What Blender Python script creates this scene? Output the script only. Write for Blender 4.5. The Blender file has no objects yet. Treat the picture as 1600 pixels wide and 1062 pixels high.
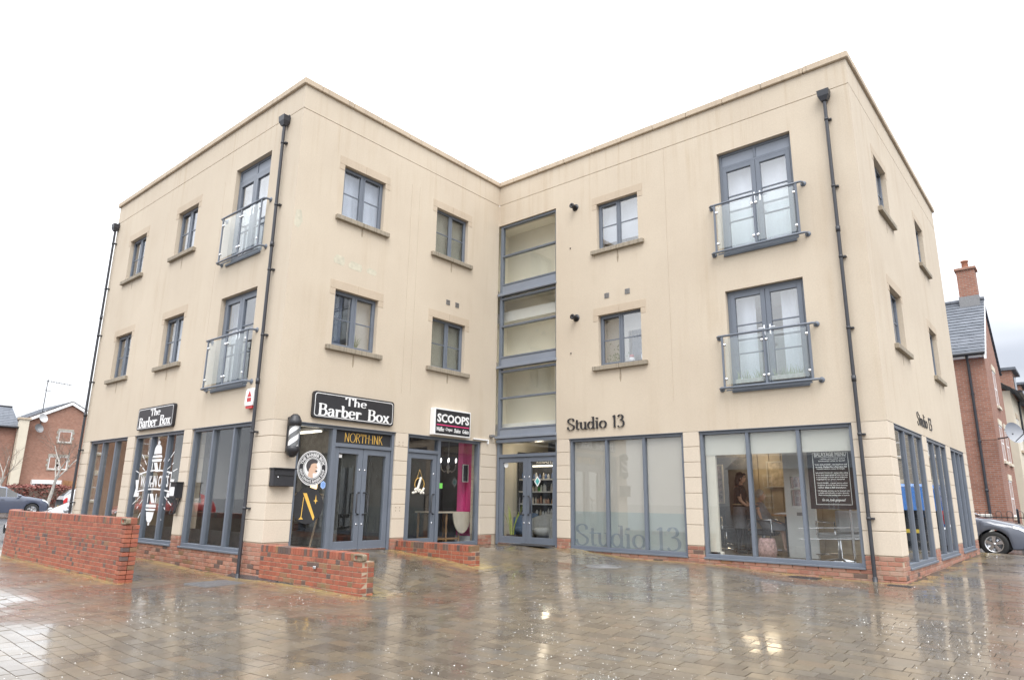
import bpy, bmesh, math, random
from math import sin, cos, pi, radians, sqrt, atan2
from mathutils import Matrix, Vector
random.seed(7)
S = bpy.context.scene
COL = S.collection

# ------------------------------------------------------------------ camera
FOC, YAW, PIT, ROL = 1050.12, -0.7064, 0.2360, 0.0147
CAM = Vector((10.6039, -6.1511, 1.1715))
fw = Vector((sin(YAW)*cos(PIT), cos(YAW)*cos(PIT), sin(PIT)))
rt = Vector((cos(YAW), -sin(YAW), 0)); up = rt.cross(fw)
r2 = rt*cos(ROL) + up*sin(ROL); u2 = up*cos(ROL) - rt*sin(ROL)
cd = bpy.data.cameras.new('camera'); cam = bpy.data.objects.new('camera', cd); COL.objects.link(cam)
cam.matrix_world = Matrix(((r2.x, u2.x, -fw.x, CAM.x), (r2.y, u2.y, -fw.y, CAM.y), (r2.z, u2.z, -fw.z, CAM.z), (0, 0, 0, 1)))
cd.sensor_width = 36; cd.lens = FOC/1600*36; cd.clip_start = 0.05; cd.clip_end = 1500
S.camera = cam

# ------------------------------------------------------------------ sky: bright overcast
SKYOFF = (1.2, 7.7, -1.5)
SUN_EL, SUN_AZ = radians(52), radians(136)          # azimuth clockwise from +y
w = bpy.data.worlds.new('World'); S.world = w; w.use_nodes = True
wn, wl = w.node_tree.nodes, w.node_tree.links
wn.clear()
wo = wn.new('ShaderNodeOutputWorld'); wb = wn.new('ShaderNodeBackground'); wb.inputs['Strength'].default_value = 0.1
sk = wn.new('ShaderNodeTexSky'); sk.sky_type = 'NISHITA'; sk.sun_disc = False
sk.sun_elevation = SUN_EL; sk.sun_rotation = SUN_AZ
tc = wn.new('ShaderNodeTexCoord'); mp = wn.new('ShaderNodeMapping'); mp.inputs['Scale'].default_value = (1, 1, 2.6)
nz = wn.new('ShaderNodeTexNoise'); nz.inputs['Scale'].default_value = 1.1; nz.inputs['Detail'].default_value = 5
cr = wn.new('ShaderNodeValToRGB')
cr.color_ramp.elements[0].position = .34; cr.color_ramp.elements[0].color = (8.2, 8.7, 9.8, 1)
cr.color_ramp.elements[1].position = .5; cr.color_ramp.elements[1].color = (18.6, 19.0, 19.6, 1)
mp.inputs['Location'].default_value = SKYOFF
mx = wn.new('ShaderNodeMix'); mx.data_type = 'RGBA'; mx.inputs[0].default_value = .9
wl.new(tc.outputs['Generated'], mp.inputs[0]); wl.new(mp.outputs[0], nz.inputs[0]); wl.new(nz.outputs[0], cr.inputs[0])
wl.new(sk.outputs[0], mx.inputs[6]); wl.new(cr.outputs[0], mx.inputs[7])
# an overcast sky is about twice as bright overhead as at the horizon
sz = wn.new('ShaderNodeSeparateXYZ'); wl.new(tc.outputs['Generated'], sz.inputs[0])
gr = wn.new('ShaderNodeMapRange'); gr.inputs[1].default_value = 0; gr.inputs[2].default_value = .9; gr.inputs[3].default_value = .38; gr.inputs[4].default_value = 1.2; wl.new(sz.outputs[2], gr.inputs[0])
gm = wn.new('ShaderNodeVectorMath'); gm.operation = 'SCALE'; wl.new(mx.outputs[2], gm.inputs[0]); wl.new(gr.outputs[0], gm.inputs['Scale']); wl.new(gm.outputs[0], wb.inputs[0]); wl.new(wb.outputs[0], wo.inputs[0])
sd = bpy.data.lights.new('sun', 'SUN'); sd.energy = 1.5; sd.angle = radians(35); sd.color = (1, .97, .93)
so = bpy.data.objects.new('sun', sd); COL.objects.link(so)
sv = Vector((sin(SUN_AZ)*cos(SUN_EL), cos(SUN_AZ)*cos(SUN_EL), sin(SUN_EL)))
so.rotation_euler = sv.to_track_quat('Z', 'Y').to_euler(); so.location = (20, -20, 40)
S.view_settings.view_transform = 'Standard'; S.view_settings.look = 'None'
S.view_settings.exposure = 0.76; S.view_settings.gamma = 1; S.view_settings.use_curve_mapping = False

# ------------------------------------------------------------------ materials
def nt(name):
    m = bpy.data.materials.new(name); m.use_nodes = True
    n, l = m.node_tree.nodes, m.node_tree.links
    return m, n, l, n['Principled BSDF']
def noise(n, l, scale, detail=4, rough=.6, mscale=None, coord='Object'):
    t = n.new('ShaderNodeTexCoord'); x = n.new('ShaderNodeTexNoise')
    x.inputs['Scale'].default_value = scale; x.inputs['Detail'].default_value = detail; x.inputs['Roughness'].default_value = rough
    if mscale:
        p = n.new('ShaderNodeMapping'); p.inputs['Scale'].default_value = mscale
        l.new(t.outputs[coord], p.inputs[0]); l.new(p.outputs[0], x.inputs[0])
    else: l.new(t.outputs[coord], x.inputs[0])
    return x.outputs[0]
def ramp(n, l, fac, stops):
    r = n.new('ShaderNodeValToRGB'); e = r.color_ramp.elements
    while len(e) < len(stops): e.new(.5)
    for i, (p, c) in enumerate(stops):
        e[i].position = p; e[i].color = (c, c, c, 1) if not hasattr(c, '__len__') else (*c, 1)
    l.new(fac, r.inputs[0]); return r.outputs[0]
def mixc(n, l, fac, a, b, mode='MIX'):
    m = n.new('ShaderNodeMix'); m.data_type = 'RGBA'; m.blend_type = mode
    for i, v in ((0, fac), (6, a), (7, b)):
        if isinstance(v, (int, float)): m.inputs[i].default_value = v
        elif isinstance(v, tuple): m.inputs[i].default_value = (*v, 1)
        else: l.new(v, m.inputs[i])
    return m.outputs[2]
def bump(n, l, b, h, strength, dist):
    x = n.new('ShaderNodeBump'); x.inputs['Strength'].default_value = strength; x.inputs['Distance'].default_value = dist
    l.new(h, x.inputs['Height']); l.new(x.outputs[0], b.inputs['Normal'])
def M(name, col, rough=.6, var=.12, scale=6, metal=0, bmp=0, bscale=60, emit=0, spec=.5):
    m, n, l, b = nt(name)
    if var:
        f = noise(n, l, scale)
        l.new(mixc(n, l, ramp(n, l, f, [(.3, 0), (.7, 1)]), tuple(c*(1-var) for c in col), tuple(min(1, c*(1+var)) for c in col)), b.inputs['Base Color'])
    else: b.inputs['Base Color'].default_value = (*col, 1)
    b.inputs['Roughness'].default_value = rough; b.inputs['Metallic'].default_value = metal
    b.inputs['Specular IOR Level'].default_value = spec
    if bmp: bump(n, l, b, noise(n, l, bscale, 6), bmp, .004)
    if emit:
        b.inputs['Emission Color'].default_value = (*col, 1); b.inputs['Emission Strength'].default_value = emit
    return m
def render_mat(name, c1, c2, stain, amt, ms=(4.5, 4.5, .3), every=0):
    m, n, l, b = nt(name)
    base = mixc(n, l, ramp(n, l, noise(n, l, .55, 5), [(.35, 0), (.68, 1)]), c1, c2)
    st = ramp(n, l, noise(n, l, 1, 6, .65, ms), [(.5, 0), (.78, 1)])
    big = ramp(n, l, noise(n, l, .8, 3), [(.42, .1+.6*every), (.7, 1)])
    f = n.new('ShaderNodeMath'); f.operation = 'MULTIPLY'; l.new(st, f.inputs[0]); l.new(big, f.inputs[1])
    g = n.new('ShaderNodeMath'); g.operation = 'MULTIPLY'; l.new(f.outputs[0], g.inputs[0]); g.inputs[1].default_value = amt
    c = mixc(n, l, g.outputs[0], base, stain)
    t = n.new('ShaderNodeTexCoord'); sp = n.new('ShaderNodeSeparateXYZ'); l.new(t.outputs['Object'], sp.inputs[0])
    hz = n.new('ShaderNodeMapRange'); hz.inputs[1].default_value = 6.9; hz.inputs[2].default_value = 9.0; hz.inputs[3].default_value = .06; hz.inputs[4].default_value = .85; l.new(sp.outputs[2], hz.inputs[0])
    s2 = ramp(n, l, noise(n, l, 1, 7, .7, (9, 9, .22)), [(.52, 0), (.72, 1)])
    k2 = n.new('ShaderNodeMath'); k2.operation = 'MULTIPLY'; l.new(s2, k2.inputs[0]); l.new(hz.outputs[0], k2.inputs[1])
    k3 = n.new('ShaderNodeMath'); k3.operation = 'MULTIPLY'; l.new(k2.outputs[0], k3.inputs[0]); l.new(ramp(n, l, noise(n, l, .7, 3), [(.4, .15), (.62, 1)]), k3.inputs[1])
    c = mixc(n, l, k3.outputs[0], c, tuple(q*1.05 for q in stain))
    c = mixc(n, l, .22, c, ramp(n, l, noise(n, l, 45, 3), [(.3, .55), (.7, 1)]), 'MULTIPLY')
    l.new(c, b.inputs['Base Color']); b.inputs['Roughness'].default_value = .85; b.inputs['Specular IOR Level'].default_value = .25
    bump(n, l, b, noise(n, l, 130, 5), .25, .003); return m
def brick_mat(name, cols, dirt=(.11, .085, .062), damt=.62):
    m, n, l, b = nt(name)
    oi = n.new('ShaderNodeObjectInfo'); at = n.new('ShaderNodeAttribute'); at.attribute_name = 'tone'
    ad = n.new('ShaderNodeMath'); l.new(oi.outputs['Random'], ad.inputs[0]); l.new(at.outputs['Fac'], ad.inputs[1])
    fr = n.new('ShaderNodeMath'); fr.operation = 'FRACT'; l.new(ad.outputs[0], fr.inputs[0])
    c = ramp(n, l, fr.outputs[0], [(i/(len(cols)-1), q) for i, q in enumerate(cols)])
    g = n.new('ShaderNodeNewGeometry'); x = n.new('ShaderNodeTexNoise'); x.inputs['Scale'].default_value = 9; x.inputs['Detail'].default_value = 6
    l.new(g.outputs['Position'], x.inputs[0])
    c = mixc(n, l, ramp(n, l, x.outputs[0], [(.5, 0), (.75, damt)]), c, dirt)
    x2 = n.new('ShaderNodeTexNoise'); x2.inputs['Scale'].default_value = 70; x2.inputs['Detail'].default_value = 4; l.new(g.outputs['Position'], x2.inputs[0])
    c = mixc(n, l, .35, c, ramp(n, l, x2.outputs[0], [(.3, .45), (.65, 1)]), 'MULTIPLY')
    l.new(c, b.inputs['Base Color']); b.inputs['Roughness'].default_value = .6
    bump(n, l, b, x2.outputs[0], .5, .004); return m
def far_brick(name, c1, c2, mortar, sc=1.0):
    m, n, l, b = nt(name)
    t = n.new('ShaderNodeTexCoord'); sp = n.new('ShaderNodeSeparateXYZ'); l.new(t.outputs['Object'], sp.inputs[0])
    ad = n.new('ShaderNodeMath'); l.new(sp.outputs[0], ad.inputs[0]); l.new(sp.outputs[1], ad.inputs[1])
    cb = n.new('ShaderNodeCombineXYZ'); l.new(ad.outputs[0], cb.inputs[0]); l.new(sp.outputs[2], cb.inputs[1])
    k = n.new('ShaderNodeTexBrick'); k.inputs['Scale'].default_value = 1; k.inputs['Brick Width'].default_value = .21*sc; k.inputs['Row Height'].default_value = .07*sc
    k.inputs['Mortar Size'].default_value = .008*sc; k.inputs['Color1'].default_value = (*c1, 1); k.inputs['Color2'].default_value = (*c2, 1); k.inputs['Mortar'].default_value = (*mortar, 1)
    l.new(cb.outputs[0], k.inputs[0])
    c = mixc(n, l, .5, k.outputs[0], ramp(n, l, noise(n, l, 3, 6), [(.3, .55), (.7, 1)]), 'MULTIPLY')
    l.new(c, b.inputs['Base Color']); b.inputs['Roughness'].default_value = .85
    bump(n, l, b, k.outputs['Fac'], -.4, .006); return m
def glass_mat(name, tint=(.93, .95, .95), k=1.35, rough=0.0, add=.02, wob=0):
    m, n, l, b = nt(name); n.remove(b); o = n['Material Output']
    tr = n.new('ShaderNodeBsdfTransparent'); tr.inputs[0].default_value = (*tint, 1)
    gl = n.new('ShaderNodeBsdfGlossy'); gl.inputs['Roughness'].default_value = rough
    ge = n.new('ShaderNodeNewGeometry'); dt = n.new('ShaderNodeVectorMath'); dt.operation = 'DOT_PRODUCT'; l.new(ge.outputs['Incoming'], dt.inputs[0]); l.new(ge.outputs['Normal'], dt.inputs[1])
    def mth(op, *v):
        q = n.new('ShaderNodeMath'); q.operation = op; q.use_clamp = op == 'MULTIPLY_ADD'
        for i, x_ in enumerate(v):
            if isinstance(x_, (int, float)): q.inputs[i].default_value = x_
            else: l.new(x_, q.inputs[i])
        return q.outputs[0]
    sch = mth('POWER', mth('SUBTRACT', 1.0, mth('ABSOLUTE', dt.outputs['Value'])), 5.0)      # Schlick, the same from both sides of a pane
    a = mth('MULTIPLY_ADD', mth('MULTIPLY_ADD', sch, .96, .04), k, add)
    if wob:
        bp = n.new('ShaderNodeBump'); bp.inputs['Strength'].default_value = wob; bp.inputs['Distance'].default_value = .002
        l.new(noise(n, l, 1.6, 1), bp.inputs['Height']); l.new(bp.outputs[0], gl.inputs['Normal'])
    x = n.new('ShaderNodeMixShader'); l.new(a, x.inputs[0]); l.new(tr.outputs[0], x.inputs[1]); l.new(gl.outputs[0], x.inputs[2]); l.new(x.outputs[0], o.inputs[0])
    return m
def film_mat(name, col, alpha=.12, tl=.12):
    m, n, l, b = nt(name); n.remove(b); o = n['Material Output']
    d = n.new('ShaderNodeBsdfDiffuse'); t = n.new('ShaderNodeBsdfTranslucent'); tr = n.new('ShaderNodeBsdfTransparent')
    d.inputs[0].default_value = (*col, 1); t.inputs[0].default_value = (*col, 1)
    a = n.new('ShaderNodeMixShader'); a.inputs[0].default_value = tl; l.new(d.outputs[0], a.inputs[1]); l.new(t.outputs[0], a.inputs[2])
    x = n.new('ShaderNodeMixShader'); x.inputs[0].default_value = alpha; l.new(a.outputs[0], x.inputs[1]); l.new(tr.outputs[0], x.inputs[2]); l.new(x.outputs[0], o.inputs[0])
    return m
def paver_mat():
    m, n, l, b = nt('wet_paver')
    at = n.new('ShaderNodeAttribute'); at.attribute_name = 'tone'
    fr = n.new('ShaderNodeMath'); fr.operation = 'FRACT'; l.new(at.outputs['Fac'], fr.inputs[0])
    fl = n.new('ShaderNodeMath'); fl.operation = 'FLOOR'; l.new(at.outputs['Fac'], fl.inputs[0])
    c = ramp(n, l, fr.outputs[0], [(0, (.125, .098, .07)), (.3, (.165, .134, .097)), (.6, (.20, .158, .107)), (.85, (.165, .143, .115)), (1, (.21, .152, .096))])
    c = mixc(n, l, .6, c, ramp(n, l, noise(n, l, 1.3, 5), [(.3, (.66, .68, .72)), (.7, (1, .97, .90))]), 'MULTIPLY')
    c = mixc(n, l, .5, c, ramp(n, l, noise(n, l, 120, 4), [(.3, .35), (.7, 1)]), 'MULTIPLY')
    ms = n.new('ShaderNodeMath'); ms.operation = 'MULTIPLY'; l.new(fl.outputs[0], ms.inputs[0]); l.new(ramp(n, l, noise(n, l, 7, 5), [(.35, .06), (.65, .3)]), ms.inputs[1]); ms.use_clamp = True
    c = mixc(n, l, ms.outputs[0], c, (.34, .255, .10))
    l.new(c, b.inputs['Base Color'])
    pud = noise(n, l, .8, 5)
    l.new(ramp(n, l, pud, [(.34, .2), (.5, .3), (.66, .45)]), b.inputs['Roughness'])
    b.inputs['IOR'].default_value = 1.45; b.inputs['Specular IOR Level'].default_value = .45
    l.new(ramp(n, l, pud, [(.38, .9), (.64, .45)]), b.inputs['Coat Weight']); l.new(ramp(n, l, pud, [(.38, .07), (.64, .16)]), b.inputs['Coat Roughness']); b.inputs['Coat IOR'].default_value = 1.33
    h1 = noise(n, l, 26, 3); h2 = noise(n, l, 150, 3)
    s = n.new('ShaderNodeMath'); s.operation = 'MULTIPLY_ADD'; l.new(h2, s.inputs[0]); s.inputs[1].default_value = .4; l.new(h1, s.inputs[2])
    bump(n, l, b, s.outputs[0], .2, .004)
    cb = n.new('ShaderNodeBump'); cb.inputs['Strength'].default_value = .02; cb.inputs['Distance'].default_value = .004; l.new(h1, cb.inputs['Height']); l.new(cb.outputs[0], b.inputs['Coat Normal']); return m

MT = dict(
  render=render_mat('cream_render', (.55, .470, .372), (.597, .517, .412), (.40, .295, .18), .45),
  block=render_mat('ashlar_block', (.60, .52, .425), (.645, .563, .46), (.38, .31, .23), .25),
  joint=M('joint_sand', (.38, .31, .23), .9),  # sandy joint colour of the pier cores behind the ashlar blocks
  stone=render_mat('lintel_stone', (.50, .412, .315), (.55, .46, .355), (.30, .23, .15), .5),
  sill=render_mat('weathered_sill', (.29, .25, .195), (.37, .32, .25), (.05, .046, .04), 1.0, (28, 28, .8), 1),
  coping=render_mat('coping_stone', (.50, .405, .305), (.56, .465, .355), (.20, .165, .13), .6),
  frame=M('slate_blue_paint', (.14, .16, .195), .38, .05, 3),
  frame2=M('slate_panel_paint', (.215, .24, .285), .45, .05, 3),
  pipe=M('dark_pipe', (.035, .037, .045), .4),
  black=M('satin_black', (.022, .022, .026), .4),
  black2=M('matt_black', (.03, .03, .033), .8),
  white=M('white_paint', (.8, .8, .8), .5, .03),
  steel=M('steel', (.62, .63, .65), .25, .05, 8, 1),
  chrome=M('polished_steel', (.75, .76, .78), .12, .02, 8, 1),
  glass=glass_mat('window_glass', (.975, .985, .98), 1.5, 0, .015, wob=.08),
  upglass=glass_mat('upper_window_glass', (.97, .98, .99), 1.6, 0, .11, wob=.05),
  bglass=glass_mat('balcony_glass', (.95, .975, .97), 1.3, 0, .05),
  obscure=glass_mat('obscure_glass', (.80, .81, .79), 1.2, .25, .05),
  film=film_mat('frost_film', (.575, .535, .485), .05), film2=film_mat('frost_film_teal', (.43, .465, .455), .06), filmw=film_mat('frost_film_pale', (.64, .63, .58), .06),
  mortar=M('mortar', (.36, .28, .205), .9, .25, 9, bmp=.4, bscale=90),
  brick=brick_mat('red_brick', [(.30, .085, .05), (.365, .11, .063), (.26, .076, .047), (.40, .135, .078), (.325, .096, .056)]),
  brickdark=brick_mat('burnt_header', [(.10, .07, .065), (.16, .10, .085), (.12, .075, .06)]),
  brickmoss=brick_mat('mossy_brick', [(.22, .13, .075), (.30, .14, .075), (.17, .12, .07)], (.17, .16, .07), .7),
  brickpale=brick_mat('plinth_brick', [(.34, .15, .10), (.42, .20, .14), (.28, .12, .085), (.40, .24, .18)], (.42, .36, .30), .5),
  wood=M('warm_wood', (.30, .17, .08), .5, .3, 4),
  walltan=M('interior_tan', (.42, .33, .2), .8, .06, 2), wallpale=M('interior_pale', (.62, .58, .5), .8, .04, 2), stairwall=M('stair_wall_cream', (.84, .79, .66), .85, .04, 1.5),
  wallgrey=M('interior_grey', (.25, .25, .25), .8, .05, 2), charcoal=M('shop_charcoal', (.085, .083, .08), .75, .2, 2), walldark=M('interior_charcoal', (.05, .05, .055), .7, .1, 2),
  pink=M('pink_paint', (.80, .10, .34), .55, .04), floor=M('interior_floor', (.25, .19, .13), .3, .2, 3), ceil=M('ceiling_white', (.75, .74, .7), .9, .03),
  net=film_mat('net_curtain', (.86, .90, .97), .06), blind=film_mat('roller_blind_fabric', (.80, .78, .72), .03), bluecurt=M('navy_curtain', (.07, .10, .17), .8),
  gold=M('gold_lettering', (.82, .50, .10), .4, .04), skin=M('skin', (.55, .33, .23), .55, .05), hairdark=M('dark_hair', (.025, .02, .018), .5, .3, 30), hairfair=M('grey_hair', (.42, .38, .33), .6, .2, 30),
  cloth=M('black_cloth', (.013, .013, .015), .85, .2, 12), greycloth=M('grey_cloth', (.2, .2, .21), .85, .15, 12), denim=M('blue_cloth', (.10, .16, .27), .85, .2, 10),
  paver=paver_mat(), bed=M('wet_sand_joint', (.075, .06, .045), .35, .3, 20, bmp=.3, bscale=150), asphalt=M('wet_asphalt', (.06, .06, .062), .22, .2, 2, bmp=.3, bscale=120),
  slate=far_brick('slate_grey_roof', (.135, .15, .175), (.19, .205, .235), (.10, .11, .13), 2.0), tyre=M('tyre_rubber', (.02, .02, .02), .8), carglass=glass_mat('car_glass', (.25, .27, .28), 1.5, 0, .06),
  lampglow=M('lamp_glow', (1, .72, .35), .5, 0, emit=1.6), tube=M('tube_glow', (1, .93, .78), .5, 0, emit=1.3), red=M('red_lens', (.5, .02, .02), .2), clear=M('clear_lens', (.75, .77, .8), .1, .1, 20, .6),
  drop=M('raindrop_splash', (.78, .77, .74), .12, .1, 30),
)

# ------------------------------------------------------------------ mesh building
ORG = {}
def children_origin(p):
    return ORG.get(p.name, Vector((0, 0, 0))) if p else Vector((0, 0, 0))
class MB:
    def __init__(s): s.v = []; s.f = []; s.mi = []; s.sm = []; s.tone = []
    def add(s, vs, fs, mi=0, sm=False, tone=0.0):
        o = len(s.v); s.v += [tuple(q) for q in vs]
        for f in fs: s.f.append(tuple(i+o for i in f)); s.mi.append(mi); s.sm.append(sm); s.tone.append(tone)
    def box(s, x0, x1, y0, y1, z0, z1, ch=0, mi=0, tone=0.0, T=None):
        if x0 > x1: x0, x1 = x1, x0
        if y0 > y1: y0, y1 = y1, y0
        if z0 > z1: z0, z1 = z1, z0
        if ch <= 0:
            vs = [(x, y, z) for x in (x0, x1) for y in (y0, y1) for z in (z0, z1)]
            fs = [(0, 1, 3, 2), (4, 6, 7, 5), (0, 4, 5, 1), (2, 3, 7, 6), (0, 2, 6, 4), (1, 5, 7, 3)]
        else:
            vs = []; idx = {}
            for ix, x in ((0, x0), (1, x1)):
                for iy, y in ((0, y0), (1, y1)):
                    for iz, z in ((0, z0), (1, z1)):
                        sx = ch if ix == 0 else -ch; sy = ch if iy == 0 else -ch; sz = ch if iz == 0 else -ch
                        idx[ix, iy, iz, 0] = len(vs); vs.append((x, y+sy, z+sz))
                        idx[ix, iy, iz, 1] = len(vs); vs.append((x+sx, y, z+sz))
                        idx[ix, iy, iz, 2] = len(vs); vs.append((x+sx, y+sy, z))
            fs = []
            def face(L, flip): fs.append(tuple(L[::-1]) if flip else tuple(L))
            for i in (0, 1):
                face([idx[i, 0, 0, 0], idx[i, 0, 1, 0], idx[i, 1, 1, 0], idx[i, 1, 0, 0]], i == 1)
                face([idx[0, i, 0, 1], idx[1, i, 0, 1], idx[1, i, 1, 1], idx[0, i, 1, 1]], i == 1)
                face([idx[0, 0, i, 2], idx[0, 1, i, 2], idx[1, 1, i, 2], idx[1, 0, i, 2]], i == 1)
            for a in (0, 1):
                for b_ in (0, 1):
                    p = a ^ b_
                    face([idx[a, b_, 0, 0], idx[a, b_, 0, 1], idx[a, b_, 1, 1], idx[a, b_, 1, 0]], p == 1)
                    face([idx[a, 0, b_, 0], idx[a, 1, b_, 0], idx[a, 1, b_, 2], idx[a, 0, b_, 2]], p == 1)
                    face([idx[0, a, b_, 1], idx[0, a, b_, 2], idx[1, a, b_, 2], idx[1, a, b_, 1]], p == 1)
                    for c_ in (0, 1): face([idx[a, b_, c_, 0], idx[a, b_, c_, 1], idx[a, b_, c_, 2]], (a ^ b_ ^ c_) == 1)
        if T is not None: vs = [T @ Vector(q) for q in vs]
        s.add(vs, fs, mi, False, tone)
    def fb(s, F, s0, s1, d0, d1, z0, z1, ch=0, mi=0):
        a = F.pt(s0, d0, z0); b = F.pt(s1, d1, z1)
        s.box(a[0], b[0], a[1], b[1], a[2], b[2], ch, mi)
    def tube(s, pts, r, n=8, mi=0, cap=True, r1=None):
        pts = [Vector(p) for p in pts]; rings = []
        for i, p in enumerate(pts):
            t = (pts[min(i+1, len(pts)-1)] - pts[max(i-1, 0)]).normalized()
            a = Vector((0, 0, 1)) if abs(t.z) < .9 else Vector((1, 0, 0))
            e1 = t.cross(a).normalized(); e2 = t.cross(e1)
            rr = r if r1 is None else r + (r1-r)*i/max(1, len(pts)-1)
            rings.append([p + (e1*cos(2*pi*k/n) + e2*sin(2*pi*k/n))*rr for k in range(n)])
        vs = [q for R in rings for q in R]
        fs = [(i*n+k, i*n+(k+1) % n, (i+1)*n+(k+1) % n, (i+1)*n+k) for i in range(len(rings)-1) for k in range(n)]
        s.add(vs, fs, mi, True)
        if cap: s.add(rings[0], [tuple(range(n))[::-1]], mi); s.add(rings[-1], [tuple(range(n))], mi)
    def lathe(s, prof, c, axis=(0, 0, 1), n=20, mi=0, sm=True):
        ax = Vector(axis).normalized(); a = Vector((0, 0, 1)) if abs(ax.z) < .9 else Vector((1, 0, 0))
        e1 = ax.cross(a).normalized(); e2 = ax.cross(e1); c = Vector(c)
        vs = [c + ax*h + (e1*cos(2*pi*k/n) + e2*sin(2*pi*k/n))*r for r, h in prof for k in range(n)]
        fs = [(i*n+k, (i+1)*n+k, (i+1)*n+(k+1) % n, i*n+(k+1) % n) for i in range(len(prof)-1) for k in range(n)]
        s.add(vs, fs, mi, sm)
    def blob(s, c, rx, ry, rz, mi=0, n=12, m=8, T=None):
        vs = []; fs = []
        for i in range(m+1):
            th = pi*i/m
            for k in range(n):
                p = Vector((rx*sin(th)*cos(2*pi*k/n), ry*sin(th)*sin(2*pi*k/n), rz*cos(th)))
                if T is not None: p = T @ p
                vs.append(p + Vector(c))
        for i in range(m):
            for k in range(n): fs.append((i*n+k, (i+1)*n+k, (i+1)*n+(k+1) % n, i*n+(k+1) % n))
        s.add(vs, fs, mi, True)
    def prism(s, F, pts, d0, d1, mi=0):
        """polygon in face coordinates (s, z), from depth d0 to d1 (front)"""
        n = len(pts); vs = [F.pt(p[0], d1, p[1]) for p in pts] + [F.pt(p[0], d0, p[1]) for p in pts]
        s.add(vs, [tuple(range(n)), tuple(range(2*n-1, n-1, -1))] + [(i, i+n, (i+1) % n+n, (i+1) % n) for i in range(n)], mi)
    def build(s, name, mat, parent=None, local=False):
        me = bpy.data.meshes.new(name)
        o = Vector((0, 0, 0)) if local else children_origin(parent)
        me.from_pydata([(p[0]-o.x, p[1]-o.y, p[2]-o.z) for p in s.v], [], s.f)
        for m in (mat if isinstance(mat, (list, tuple)) else [mat]): me.materials.append(MT[m] if isinstance(m, str) else m)
        me.polygons.foreach_set('material_index', s.mi); me.polygons.foreach_set('use_smooth', s.sm)
        if any(s.tone):
            at = me.attributes.new('tone', 'FLOAT', 'FACE'); at.data.foreach_set('value', s.tone)
        me.update(); 
        ob = bpy.data.objects.new(name, me); COL.objects.link(ob)
        if parent: ob.parent = parent; ORG[ob.name] = o.copy()
        return ob
def tag(o, label=None, cat=None, group=None, kind=None):
    if label: o['label'] = label
    if cat: o['category'] = cat
    if group: o['group'] = group
    if kind: o['kind'] = kind
    return o
def thing(name, label, cat, loc=(0, 0, 0), group=None, rz=0):
    o = bpy.data.objects.new(name, None); COL.objects.link(o); o.location = loc; o.rotation_euler = (0, 0, rz); o.empty_display_size = .2
    ORG[o.name] = Vector(loc); return tag(o, label, cat, group)
def single(mb, name, mat, label, cat, group=None, kind=None):
    return tag(mb.build(name, mat), label, cat, group, kind)

class Face:
    def __init__(s, kind, c): s.kind = kind; s.c = c
    def pt(s, a, d, z): return (a, s.c-d, z) if s.kind == 'y' else (s.c+d, a, z)
L = Face('y', 0.0); A = Face('x', 0.0); B = Face('y', 5.714); E = Face('x', 8.259)
W0, P2, P3, P4 = -9.12, 5.714, 8.259, 14.2

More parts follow.
